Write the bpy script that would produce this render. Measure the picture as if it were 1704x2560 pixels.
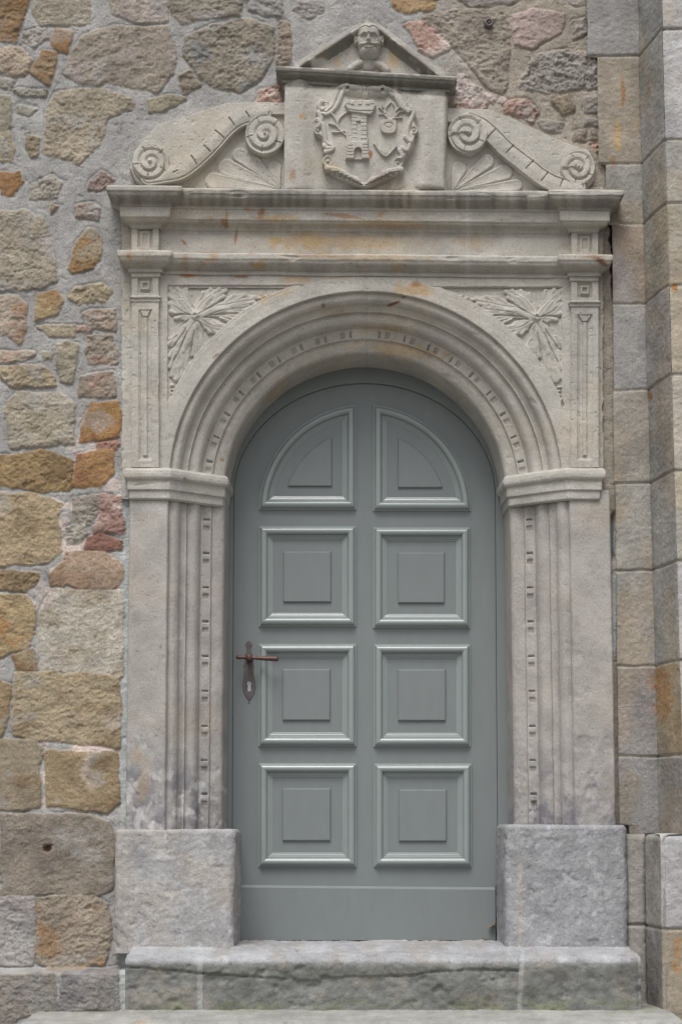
import bpy, math
import numpy as np

# ------------------------------------------------------------------ camera, world, sun
for o in list(bpy.data.objects):
    bpy.data.objects.remove(o)
SC = bpy.context.scene
COL = SC.collection
F, CX, CY = 5000.0, 852.0, 1617.0          # focal length and principal point, in photograph pixels (1704 x 2560)
CAMD, EYE, PITCH = 7.3, 1.30, math.radians(5.0)
cd = bpy.data.cameras.new("camera")
cam = bpy.data.objects.new("camera", cd)
COL.objects.link(cam)
cam.location = (0, -CAMD, EYE)
cam.rotation_euler = (math.radians(90) + PITCH, 0, 0)
cd.sensor_fit = 'VERTICAL'
cd.sensor_height = 36
cd.lens = F / 2560 * 36
cd.shift_y = (CY - 1280) / 2560
cd.clip_end = 500
SC.camera = cam

SUN_EL, SUN_AZ = math.radians(60), math.radians(-14)   # azimuth measured from the camera's side, to the left
w = bpy.data.worlds.new("World")
SC.world = w
w.use_nodes = True
nt = w.node_tree
sky = nt.nodes.new('ShaderNodeTexSky')
sky.sky_type = 'NISHITA'
sky.sun_disc = False
sky.sun_elevation = SUN_EL
sky.sun_rotation = math.radians(180) - SUN_AZ
sky.dust_density = 4.0
sky.ozone_density = 1.0
hs = nt.nodes.new('ShaderNodeHueSaturation')
hs.inputs['Saturation'].default_value = 0.30
nt.links.new(sky.outputs[0], hs.inputs['Color'])
nt.links.new(hs.outputs[0], nt.nodes['Background'].inputs['Color'])
nt.nodes['Background'].inputs['Strength'].default_value = 0.125
ld = bpy.data.lights.new("sun", 'SUN')
ld.energy = 1.9
ld.angle = math.radians(28)
ld.color = (1.0, 0.988, 0.975)
sun = bpy.data.objects.new("sun", ld)
COL.objects.link(sun)
sun.rotation_euler = (math.radians(90) - SUN_EL, 0, SUN_AZ)
SC.view_settings.view_transform = 'Standard'
SC.view_settings.look = 'None'
SC.view_settings.exposure = 0.16
SC.view_settings.gamma = 1.0

# ------------------------------------------------------------------ projection helpers
cp, sp = math.cos(PITCH), math.sin(PITCH)
def P(px, py, d):
    """point seen at photograph pixel (px,py) on the vertical plane standing d metres in front of the wall"""
    px = np.asarray(px, float); py = np.asarray(py, float); d = np.asarray(d, float)
    u = (px - CX) / F; v = (CY - py) / F
    dx, dy, dz = u, cp - v * sp, sp + v * cp
    t = (CAMD - d) / dy
    return np.stack(np.broadcast_arrays(dx * t, -d, EYE + dz * t), -1)
def proj(V):
    x, y, z = V[..., 0], V[..., 1] + CAMD, V[..., 2] - EYE
    f = y * cp + z * sp; up = -y * sp + z * cp
    return CX + F * x / f, CY - F * up / f

# ------------------------------------------------------------------ noise
def _h(xi, yi, s):
    h = (xi.astype(np.int64) * 374761393 + yi.astype(np.int64) * 668265263 + s * 974711) & 0xffffffff
    h = ((h ^ (h >> 13)) * 1274126177) & 0xffffffff
    h = ((h ^ (h >> 15)) * 2246822519) & 0xffffffff
    return ((h ^ (h >> 16)) & 0xffffff) / float(0xffffff)
def vn(x, y, s=0):
    x = np.asarray(x, float); y = np.asarray(y, float)
    xi = np.floor(x); yi = np.floor(y); fx = x - xi; fy = y - yi
    fx = fx * fx * fx * (fx * (fx * 6 - 15) + 10); fy = fy * fy * fy * (fy * (fy * 6 - 15) + 10)
    a = _h(xi, yi, s); b = _h(xi + 1, yi, s); c = _h(xi, yi + 1, s); e = _h(xi + 1, yi + 1, s)
    return (a * (1 - fx) + b * fx) * (1 - fy) + (c * (1 - fx) + e * fx) * fy
def fbm(x, y, s=0, o=4, g=0.5):
    t = 0; a = 1; n = 0
    for k in range(o):
        r = 0.6 * k
        xx = x * math.cos(r) - y * math.sin(r); yy = x * math.sin(r) + y * math.cos(r)
        t = t + a * vn(xx * 2 ** k, yy * 2 ** k, s + 17 * k); n += a; a *= g
    return t / n * 2 - 1
def ridg(x, y, s=0, o=3):
    t = 0; a = 1; n = 0
    for k in range(o):
        t = t + a * (1 - np.abs(vn(x * 2 ** k, y * 2 ** k, s + 31 * k) * 2 - 1)); n += a; a *= 0.55
    return t / n
def ss(a, b, x):
    t = np.clip((x - a) / (b - a), 0, 1)
    return t * t * (3 - 2 * t)
def lin(c):
    c = np.asarray(c, float) / 255.0
    return np.where(c <= 0.04045, c / 12.92, ((c + 0.055) / 1.055) ** 2.4)

def sdf(px, py, poly):
    """signed distance to a polygon, positive inside"""
    q = np.asarray(poly, float); n = len(q)
    d = np.full(px.shape, 1e18); ins = np.zeros(px.shape, bool)
    for i in range(n):
        ax, ay = q[i]; bx, by = q[(i + 1) % n]
        ex, ey = bx - ax, by - ay
        wx, wy = px - ax, py - ay
        t = np.clip((wx * ex + wy * ey) / (ex * ex + ey * ey + 1e-12), 0, 1)
        d = np.minimum(d, (wx - ex * t) ** 2 + (wy - ey * t) ** 2)
        c = (ay > py) != (by > py)
        with np.errstate(divide='ignore', invalid='ignore'):
            xx = (bx - ax) * (py - ay) / (by - ay + 1e-12) + ax
        ins ^= c & (px < xx)
    d = np.sqrt(d)
    return np.where(ins, d, -d)
def smooth(pts, n=6, closed=False):
    p = np.asarray(pts, float); m = len(p); out = []
    rng = range(m) if closed else range(m - 1)
    for i in rng:
        if closed:
            a, b, c, e = p[(i - 1) % m], p[i], p[(i + 1) % m], p[(i + 2) % m]
        else:
            a, b, c, e = p[max(i - 1, 0)], p[i], p[i + 1], p[min(i + 2, m - 1)]
        for k in range(n):
            t = k / n
            out.append(0.5 * ((2 * b) + (-a + c) * t + (2 * a - 5 * b + 4 * c - e) * t * t + (-a + 3 * b - 3 * c + e) * t ** 3))
    if not closed: out.append(p[-1])
    return np.array(out)

# ------------------------------------------------------------------ object helpers
def tag(o, label=None, cat=None, group=None, kind=None):
    if label: o['label'] = label
    if cat: o['category'] = cat
    if group: o['group'] = group
    if kind: o['kind'] = kind
    return o
def empty(name, loc, label, cat, group=None):
    o = bpy.data.objects.new(name, None)
    COL.objects.link(o); o.location = loc; o.empty_display_size = 0.1
    bpy.context.view_layer.update()
    return tag(o, label, cat, group)
def link(name, me, mat, parent=None):
    if mat: me.materials.append(mat)
    o = bpy.data.objects.new(name, me)
    COL.objects.link(o)
    if parent is not None:
        L = np.array(parent_loc(parent))
        n = len(me.vertices); co = np.empty(n * 3); me.vertices.foreach_get('co', co)
        co = co.reshape(-1, 3) - L
        me.vertices.foreach_set('co', co.ravel()); me.update()
        o.parent = parent
    return o
def parent_loc(p):
    L = [0.0, 0, 0]
    while p is not None:
        L = [L[i] + p.location[i] for i in range(3)]
        p = p.parent
    return L
def mesh(name, V, Fc, C=None, smooth_=True):
    me = bpy.data.meshes.new(name)
    V = np.asarray(V, np.float32); Fc = np.asarray(Fc, np.int32)
    k = Fc.shape[1]
    me.vertices.add(len(V)); me.vertices.foreach_set('co', V.ravel())
    me.loops.add(Fc.size); me.loops.foreach_set('vertex_index', Fc.ravel())
    me.polygons.add(len(Fc))
    me.polygons.foreach_set('loop_start', np.arange(0, Fc.size, k, dtype=np.int32))
    me.polygons.foreach_set('use_smooth', np.full(len(Fc), smooth_))
    if C is not None:
        a = me.color_attributes.new('Col', 'FLOAT_COLOR', 'POINT')
        c4 = np.ones((len(V), 4), np.float32); c4[:, :3] = C
        a.data.foreach_set('color', c4.ravel())
    me.update(calc_edges=True); me.validate()
    return me
def grid(V, cu=False, cv=False, keep=None):
    """quads of an (nu,nv,3) vertex grid"""
    nu, nv = V.shape[:2]
    I = np.arange(nu * nv).reshape(nu, nv)
    A = I if not cu else np.vstack([I, I[:1]])
    if cv: A = np.hstack([A, A[:, :1]])
    q = np.stack([A[:-1, :-1], A[1:, :-1], A[1:, 1:], A[:-1, 1:]], -1)
    if keep is not None: q = q[keep]
    return q.reshape(-1, 4)
def compact(V, Q, C=None):
    u, inv = np.unique(Q, return_inverse=True)
    return V[u], inv.reshape(Q.shape), (None if C is None else C[u])
def orient(V, Q, ref):
    """flip all faces when the average normal looks away from ref"""
    a, b, c = V[Q[:, 0]], V[Q[:, 1]], V[Q[:, 2]]
    n = np.cross(b - a, c - a).sum(0)
    return Q if np.dot(n, ref) >= 0 else Q[:, ::-1]
def sheet(name, V, col, mat, parent=None, keep=None, skirt=0.0, ref=(0, -1, 0)):
    nu, nv = V.shape[:2]
    Q = grid(V, keep=keep)
    VV = V.reshape(-1, 3); C = col.reshape(-1, 3)
    VV, Q, C = compact(VV, Q, C)
    Q = orient(VV, Q, np.array(ref))
    if skirt:
        E = np.concatenate([Q[:, [0, 1]], Q[:, [1, 2]], Q[:, [2, 3]], Q[:, [3, 0]]])
        key = np.sort(E, 1); k1 = key[:, 0].astype(np.int64) * len(VV) + key[:, 1]
        u, idx, cnt = np.unique(k1, return_index=True, return_counts=True)
        B = E[idx[cnt == 1]]
        ids = np.unique(B); mp = -np.ones(len(VV), int); mp[ids] = np.arange(len(ids)) + len(VV)
        W = VV[ids].copy(); W[:, 1] = skirt
        Q = np.concatenate([Q, np.stack([B[:, 1], B[:, 0], mp[B[:, 0]], mp[B[:, 1]]], 1)])
        VV = np.concatenate([VV, W]); C = np.concatenate([C, C[ids]])
    return link(name, mesh(name, VV, Q, C), mat, parent)
def box_mesh(lo, hi):
    x0, y0, z0 = lo; x1, y1, z1 = hi
    V = [(x0, y0, z0), (x1, y0, z0), (x1, y1, z0), (x0, y1, z0), (x0, y0, z1), (x1, y0, z1), (x1, y1, z1), (x0, y1, z1)]
    Q = [(0, 3, 2, 1), (4, 5, 6, 7), (0, 1, 5, 4), (1, 2, 6, 5), (2, 3, 7, 6), (3, 0, 4, 7)]
    return np.array(V, float), np.array(Q)
def join(parts):
    V = []; Q = []; n = 0
    for v, q in parts:
        V.append(np.asarray(v, float)); Q.append(np.asarray(q) + n); n += len(v)
    return np.concatenate(V), np.concatenate(Q)

# ------------------------------------------------------------------ materials
def mat_stone(name, rough=0.92, fine=0.22, bump=0.5, scale=1.0, pits=0.3, flat=None):
    m = bpy.data.materials.new(name); m.use_nodes = True
    t = m.node_tree; N = t.nodes; L = t.links; b = N['Principled BSDF']
    b.inputs['Roughness'].default_value = rough
    b.inputs['Specular IOR Level'].default_value = 0.25
    geo = N.new('ShaderNodeNewGeometry')
    at = N.new('ShaderNodeAttribute'); at.attribute_name = 'Col'
    def noise(sc, det, ro=0.6, dist=0):
        n = N.new('ShaderNodeTexNoise'); n.inputs['Scale'].default_value = sc * scale
        n.inputs['Detail'].default_value = det; n.inputs['Roughness'].default_value = ro
        n.inputs['Distortion'].default_value = dist
        L.new(geo.outputs['Position'], n.inputs['Vector']); return n
    n1 = noise(9, 6, 0.65); n2 = noise(150, 5, 0.75); n3 = noise(45, 5, 0.7)
    mr = N.new('ShaderNodeMapRange'); mr.inputs['From Min'].default_value = 0.3; mr.inputs['From Max'].default_value = 0.7
    mr.inputs['To Min'].default_value = 1 - fine; mr.inputs['To Max'].default_value = 1 + fine
    L.new(n2.outputs['Fac'], mr.inputs['Value'])
    mr2 = N.new('ShaderNodeMapRange'); mr2.inputs['From Min'].default_value = 0.3; mr2.inputs['From Max'].default_value = 0.7
    mr2.inputs['To Min'].default_value = 1 - fine * .8; mr2.inputs['To Max'].default_value = 1 + fine * .8
    L.new(n1.outputs['Fac'], mr2.inputs['Value'])
    mm = N.new('ShaderNodeMath'); mm.operation = 'MULTIPLY'
    L.new(mr.outputs[0], mm.inputs[0]); L.new(mr2.outputs[0], mm.inputs[1])
    vor = N.new('ShaderNodeTexVoronoi'); vor.inputs['Scale'].default_value = 62 * scale; vor.inputs['Randomness'].default_value = 1
    mpg = N.new('ShaderNodeMapping'); mpg.inputs['Rotation'].default_value = (0, math.radians(24), 0); mpg.inputs['Scale'].default_value = (.55, 1, 1.35)
    L.new(geo.outputs['Position'], mpg.inputs['Vector']); L.new(mpg.outputs[0], vor.inputs['Vector'])
    pr = N.new('ShaderNodeMapRange'); pr.inputs['From Min'].default_value = 0.05; pr.inputs['From Max'].default_value = 0.20
    pr.inputs['To Min'].default_value = 0.0; pr.inputs['To Max'].default_value = 1.0
    L.new(vor.outputs['Distance'], pr.inputs['Value'])
    # pits only in some cells
    cr = N.new('ShaderNodeMath'); cr.operation = 'GREATER_THAN'; cr.inputs[1].default_value = 0.36
    sx = N.new('ShaderNodeSeparateColor'); L.new(vor.outputs['Color'], sx.inputs[0]); L.new(sx.outputs[0], cr.inputs[0])
    mxp = N.new('ShaderNodeMath'); mxp.operation = 'MAXIMUM'
    L.new(pr.outputs[0], mxp.inputs[0]); L.new(cr.outputs[0], mxp.inputs[1])
    mp = N.new('ShaderNodeMapRange'); mp.inputs['To Min'].default_value = 1 - pits; mp.inputs['To Max'].default_value = 1.0
    L.new(mxp.outputs[0], mp.inputs['Value'])
    m3 = N.new('ShaderNodeMath'); m3.operation = 'MULTIPLY'
    L.new(mm.outputs[0], m3.inputs[0]); L.new(mp.outputs[0], m3.inputs[1])
    vm = N.new('ShaderNodeVectorMath'); vm.operation = 'SCALE'
    L.new(at.outputs['Color'], vm.inputs[0]); L.new(m3.outputs[0], vm.inputs['Scale'])
    L.new(vm.outputs[0], b.inputs['Base Color'])
    ad = N.new('ShaderNodeMath'); ad.operation = 'MULTIPLY_ADD'; ad.inputs[1].default_value = 0.45
    L.new(n2.outputs['Fac'], ad.inputs[0]); L.new(n3.outputs['Fac'], ad.inputs[2])
    ad2 = N.new('ShaderNodeMath'); ad2.operation = 'MULTIPLY_ADD'; ad2.inputs[1].default_value = 0.35 * (pits > 0)
    L.new(mxp.outputs[0], ad2.inputs[0]); L.new(ad.outputs[0], ad2.inputs[2])
    bp = N.new('ShaderNodeBump'); bp.inputs['Strength'].default_value = bump; bp.inputs['Distance'].default_value = 0.006
    L.new(ad2.outputs[0], bp.inputs['Height']); L.new(bp.outputs[0], b.inputs['Normal'])
    return m
def mat_plain(name, c, rough=0.5, metal=0.0, var=0.08, sc=30, bump=0.0, c2=None, stretch=None, coat=0.0, spec=0.5):
    m = bpy.data.materials.new(name); m.use_nodes = True
    t = m.node_tree; N = t.nodes; L = t.links; b = N['Principled BSDF']
    b.inputs['Roughness'].default_value = rough; b.inputs['Metallic'].default_value = metal
    b.inputs['Specular IOR Level'].default_value = spec
    b.inputs['Coat Weight'].default_value = coat
    geo = N.new('ShaderNodeNewGeometry'); src = geo.outputs['Position']
    if stretch:
        mpn = N.new('ShaderNodeMapping'); mpn.inputs['Scale'].default_value = stretch
        L.new(src, mpn.inputs['Vector']); src = mpn.outputs[0]
    n = N.new('ShaderNodeTexNoise'); n.inputs['Scale'].default_value = sc; n.inputs['Detail'].default_value = 6
    n.inputs['Roughness'].default_value = 0.65
    L.new(src, n.inputs['Vector'])
    r = N.new('ShaderNodeValToRGB')
    c = np.array(c, float); c2 = np.array(c2, float) if c2 is not None else c * (1 - var)
    r.color_ramp.elements[0].position = 0.35; r.color_ramp.elements[1].position = 0.68
    r.color_ramp.elements[0].color = (*c2, 1); r.color_ramp.elements[1].color = (*(c * (1 + var)), 1)
    L.new(n.outputs['Fac'], r.inputs['Fac']); L.new(r.outputs[0], b.inputs['Base Color'])
    if bump:
        bp = N.new('ShaderNodeBump'); bp.inputs['Strength'].default_value = bump; bp.inputs['Distance'].default_value = 0.002
        L.new(n.outputs['Fac'], bp.inputs['Height']); L.new(bp.outputs[0], b.inputs['Normal'])
    return m
M_WALL = mat_stone('rubble stone and mortar', fine=0.32, bump=1.0, pits=0.2)
M_CARV = mat_stone('carved pale sandstone', fine=0.20, bump=0.5, pits=0.42)
M_PLIN = mat_stone('weathered grey sandstone', fine=0.24, bump=0.8, pits=0.3)
M_DOOR = mat_plain('grey green door paint', lin((122, 128, 128)), rough=0.36, var=0.03, sc=9.0, bump=0.03, stretch=(3.0, 3.0, .8))
M_DOOR2 = mat_plain('paler grey green paint of the mouldings', lin((140, 149, 147)), rough=0.24, var=0.03, sc=8.0, bump=0.02, spec=0.65, coat=0.15)  # door paint made lighter: sky gloss on the sloped mouldings put into the colour
M_IRON = mat_plain('rusty wrought iron', lin((106, 101, 102)), rough=0.55, metal=0.1, var=0.1, sc=60, c2=lin((92, 84, 84)), bump=0.2)
M_RUST = mat_plain('rust brown lever', lin((100, 74, 69)), rough=0.45, metal=0.3, var=0.1, sc=70, bump=0.2, c2=lin((86, 58, 52)))
M_STEEL = mat_plain('steel lock cylinder', lin((190, 190, 195)), rough=0.3, metal=0.8, sc=40)
M_DARK = mat_plain('dark rubber seal', (0.012, 0.012, 0.012), rough=0.8)
M_CORE = mat_plain('wall core mortar', lin((120, 115, 108)), rough=0.95)
M_LEAF = mat_plain('dry leaf', lin((165, 130, 100)), rough=0.8, var=0.2, sc=40, c2=lin((120, 85, 60)))
M_GRND = mat_plain('grey paving ground', lin((120, 118, 112)), rough=0.9, var=0.15, sc=12)

# ------------------------------------------------------------------ portal stone colour
PAL = lin((173, 170, 163))
def blob(px, py, cx, cy, rx, ry, s=0, n=0.55, f=0.06, rot=0.0):
    dx, dy = px - cx, py - cy
    c, s_ = math.cos(rot), math.sin(rot)
    u, v = (dx * c + dy * s_) / rx, (-dx * s_ + dy * c) / ry
    q = 1 - np.sqrt(u * u + v * v) + n * fbm(px * f, py * f, 400 + s, 4)
    return ss(0.0, 0.6, q)
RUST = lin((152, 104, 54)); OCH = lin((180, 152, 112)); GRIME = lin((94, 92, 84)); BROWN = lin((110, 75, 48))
STAINS = [  # cx, cy, rx, ry, colour, strength, rotation
    (955, 562, 150, 16, OCH, .55, 0), (860, 606, 240, 26, OCH, .55, 0), (780, 600, 40, 30, OCH, .6, 0), (1180, 605, 60, 26, OCH, .4, 0),
    (566, 545, 5, 38, RUST, .8, 0), (560, 555, 8, 14, RUST, .7, 0), (655, 530, 12, 18, RUST, .7, .3), (860, 540, 60, 6, RUST, .6, .1),
    (460, 606, 16, 4, RUST, .9, .8), (590, 590, 4, 24, RUST, .7, .15), (690, 600, 22, 12, OCH, .8, 0), (700, 545, 60, 14, OCH, .6, 0),
    (350, 505, 12, 14, RUST, .6, 0), (325, 640, 9, 16, RUST, .8, 0), (475, 690, 24, 6, RUST, .9, 0), (600, 692, 24, 5, RUST, .8, 0),
    (650, 660, 20, 22, OCH, .8, .5), (740, 700, 50, 12, OCH, .6, 0), (990, 670, 26, 26, OCH, .5, 0), (930, 645, 200, 10, OCH, .45, 0),
    (790, 640, 90, 8, RUST, .35, 0), (1503, 655, 26, 10, BROWN, .9, .5), (1480, 642, 30, 5, RUST, .5, 0), (1035, 722, 60, 22, OCH, .75, .1),
    (1038, 712, 16, 10, RUST, .6, 0), (986, 758, 24, 5, BROWN, .9, -.35), (1010, 742, 10, 4, BROWN, .6, -.3), (808, 764, 6, 8, BROWN, .8, 0),
    (540, 888, 12, 4, BROWN, .7, -.7), (562, 962, 5, 5, RUST, .6, 0), (520, 1100, 5, 6, RUST, .7, 0), (556, 1150, 9, 5, RUST, .8, 0),
    (462, 1196, 5, 4, BROWN, .9, 0), (468, 1200, 12, 7, RUST, .3, 0), (1000, 876, 150, 22, OCH, .55, .12), (960, 822, 90, 14, OCH, .4, 0),
    (830, 778, 60, 20, OCH, .25, 0), (700, 735, 60, 12, OCH, .35, -.3), (655, 745, 20, 20, OCH, .5, 0), (688, 980, 60, 14, OCH, .4, -.9),
    (754, 290, 14, 14, OCH, .9, 0), (732, 432, 14, 24, RUST, .45, 0), (926, 390, 5, 16, RUST, .8, 0), (845, 155, 14, 20, OCH, .6, 0),
    (985, 150, 20, 26, OCH, .6, .6), (960, 450, 50, 26, BROWN, .3, 0), (1015, 390, 10, 60, BROWN, .18, 0), (835, 420, 30, 14, OCH, .3, 0),
    (450, 1160, 110, 100, lin((176, 178, 172)), .15, 0), (1250, 255, 10, 10, RUST, .2, 0),
    # the new paler stone let in on the right, with its straight joints
    (360, 1960, 26, 60, OCH, .35, 0), (345, 1890, 30, 30, OCH, .3, 0),
]
def portal_col(V, dirt=1.0):
    px, py = proj(V)
    n = fbm(px * 0.012, py * 0.012, 5, 5); n2 = fbm(px * .05, py * .05, 9, 4)
    C = PAL[None] * (1 + 0.10 * n + 0.05 * n2).reshape(-1)[:, None]
    px = px.ravel(); py = py.ravel()
    # warmer and darker zones of the stone itself
    wz = ss(0.05, 0.6, fbm(px * 0.006, py * 0.010, 21, 4))[:, None]
    C = C * (1 - wz) + wz * C * np.array([1.01, .97, .92])
    # jambs: pinker, and grey crusts low down
    jb = ss(1230, 1300, py)[:, None]
    C = C * (1 - jb) + jb * C * np.array([.93, .905, .92])
    up_ = 1 - ss(1150, 1250, py)[:, None]; C = C * (1 + up_ * np.array([.065, .045, .025]))
    gl = .55 * ss(1750, 2050, py + 60 * fbm(px * .015, py * .015, 35, 3))[:, None]; C = C * (1 - gl) + gl * lin((150, 148, 149)) * (1 + .15 * n2.ravel())[:, None]
    lo = ss(1800, 2010, py + 90 * fbm(px * .02, py * .02, 33, 3))
    cr = ss(-.06, .3, fbm(px * .035, py * .022, 77, 5)) * lo * (py > 1240)
    C = C * (1 - 0.7 * cr[:, None]) + 0.7 * cr[:, None] * lin((122, 121, 128))
    wh = ss(0.02, .5, fbm(px * .05, py * .03, 78, 5)) * lo * (px < 900) * (py > 1240)
    C = C * (1 - .7 * wh[:, None]) + .7 * wh[:, None] * lin((206, 204, 202))
    # rust veining of the entablature
    ve = ss(.80, .96, ridg(px * .012 + 0.4 * fbm(px * .02, py * .02, 3), py * .028, 91, 2)) * ss(500, 520, py) * (1 - ss(690, 705, py)) * ss(420, 470, px) * (1 - ss(1100, 1260, px))
    ve = ve * ss(-.15, .3, fbm(px * .008, py * .02, 93, 2))
    C = C * (1 - .6 * ve[:, None]) + .6 * ve[:, None] * (RUST * .5 + OCH * .5)
    for i, s in enumerate(STAINS):
        m = np.abs(px - s[0]) < 2.2 * (s[2] + s[3]); m &= np.abs(py - s[1]) < 2.2 * (s[2] + s[3])
        if not m.any(): continue
        k = (s[5] * blob(px[m], py[m], s[0], s[1], s[2], s[3], i, rot=s[6]))[:, None]
        C[m] = C[m] * (1 - k) + k * s[4]
    # black-green crust, plus shade painted into the colour of the cornice undersides
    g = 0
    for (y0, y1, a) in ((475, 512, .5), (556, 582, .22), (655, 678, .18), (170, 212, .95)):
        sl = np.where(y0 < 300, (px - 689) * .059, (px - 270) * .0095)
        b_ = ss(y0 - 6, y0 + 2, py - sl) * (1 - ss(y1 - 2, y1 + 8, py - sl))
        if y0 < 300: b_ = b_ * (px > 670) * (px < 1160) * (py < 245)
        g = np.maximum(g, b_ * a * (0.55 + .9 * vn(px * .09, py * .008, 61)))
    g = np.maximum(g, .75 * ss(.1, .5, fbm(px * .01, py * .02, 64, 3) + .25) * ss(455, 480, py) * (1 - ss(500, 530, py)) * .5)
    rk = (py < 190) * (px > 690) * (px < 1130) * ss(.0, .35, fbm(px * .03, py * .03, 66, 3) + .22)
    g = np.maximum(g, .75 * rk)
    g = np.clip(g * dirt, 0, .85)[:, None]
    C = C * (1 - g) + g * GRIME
    # the joint through the arch crown and the pale repair strip in the cornice
    st = ((np.abs(px - 1168) < 5) & (py > 478) & (py < 700))[:, None]
    C = np.where(st, C * .6 + .4 * lin((185, 187, 186)), C)
    js = (np.abs(px - 916) < 1.6) & (py > 715) & (py < 925)
    C = np.where(js[:, None], C * .88, C)
    nw = ((px > 916) | (py < 900)) * 0
    for (x0, y0, x1, y1, wd) in ((1355, 890, 1500, 888, 1.5), (1362, 1015, 1500, 1036, 1.8), (560, 870, 520, 905, 0)):
        if wd == 0: continue
        t = np.clip((px - x0) / (x1 - x0), 0, 1); yy = y0 + (y1 - y0) * t
        k = (np.abs(py - yy) < wd) & (px > x0) & (px < x1)
        C = np.where(k[:, None], C * .86, C)
    pt = ((px > 1425) & (px < 1470) & (py > 740) & (py < 1010 + 0 * px))
    C = np.where(pt[:, None], C * np.array([.88, .89, .9]), C)
    return C.reshape(V.shape[:-1] + (3,))

# ------------------------------------------------------------------ sweeps
def miter(path, closed=False):
    """unit-offset mitre vectors of a 2D polyline (to its left)"""
    p = np.asarray(path, float); n = len(p)
    def nrm(a, b):
        t = b - a; l = np.hypot(*t) + 1e-12
        return np.array([-t[1], t[0]]) / l
    out = []
    for i in range(n):
        a = nrm(p[i - 1], p[i]) if (closed or i > 0) else nrm(p[i], p[i + 1])
        b = nrm(p[i], p[(i + 1) % n]) if (closed or i < n - 1) else a
        m = a + b; m /= max(np.dot(m, m) ** .5, 1e-9)
        out.append(m / max(np.dot(m, a), 0.25))
    return np.array(out)
def densify(path, step, closed=False, extra=None):
    """resample a polyline keeping its corners; returns points and interpolated extras"""
    p = np.asarray(path, float); e = np.asarray(extra, float)
    P_, E_ = [], []
    n = len(p)
    for i in range(n if closed else n - 1):
        a, b = p[i], p[(i + 1) % n]; ea, eb = e[i], e[(i + 1) % n]
        k = max(1, int(math.ceil(np.hypot(*(b - a)) / step)))
        for j in range(k):
            P_.append(a + (b - a) * j / k); E_.append(ea + (eb - ea) * j / k)
    if not closed: P_.append(p[-1]); E_.append(e[-1])
    return np.array(P_), np.array(E_)
def densep(profile, step):
    q, _ = densify(profile, step, extra=np.zeros((len(profile), 1)))
    return q
def plan_sweep(path, profile, slope=0.0, step=0.008, pstep=0.004, wear=0.0012, seed=0, x0=0.0):
    """path in plan (x, d); profile (projection p, height z) from bottom to top"""
    M = miter(path)
    pp, mm = densify(path, step, extra=M)
    pr = densep(profile, pstep)
    X = pp[:, None, 0] + mm[:, None, 0] * pr[None, :, 0]
    D = pp[:, None, 1] + mm[:, None, 1] * pr[None, :, 0]
    Z = np.broadcast_to(pr[None, :, 1], X.shape) + slope * (X - x0)
    s = np.arange(len(pp))[:, None] * step
    nz = fbm(s * 22 + 0 * Z, Z * 40, seed, 4) * wear
    chip = ss(.35, .6, fbm(s * 9 + 0 * Z, Z * 30 , seed + 3, 4)) * wear * 2.2
    D = D + nz - chip
    Z = Z + fbm(s * 5 + 0 * Z, Z * 3, seed + 7, 3) * wear * 1.3
    return np.stack([X, -D, Z], -1)
def face_sweep(path, profile, closed=False, step=0.01):
    """path in the wall plane (x, z); profile (offset to the left of the path, d)"""
    M = miter(path, closed)
    pp, mm = densify(path, step, closed, extra=M)
    pr = np.asarray(profile, float)
    X = pp[:, None, 0] + mm[:, None, 0] * pr[None, :, 0]
    Z = pp[:, None, 1] + mm[:, None, 1] * pr[None, :, 0]
    D = np.broadcast_to(pr[None, :, 1], X.shape)
    return np.stack([X, -D, Z], -1)
def put(name, V, mat, parent, col=None, closed=False, ref=(0, -1, 0)):
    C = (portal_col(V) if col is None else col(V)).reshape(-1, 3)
    Q = grid(V, cu=closed); VV = V.reshape(-1, 3)
    Q = orient(VV, Q, np.array(ref))
    return link(name, mesh(name, VV, Q, C), mat, parent)

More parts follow.
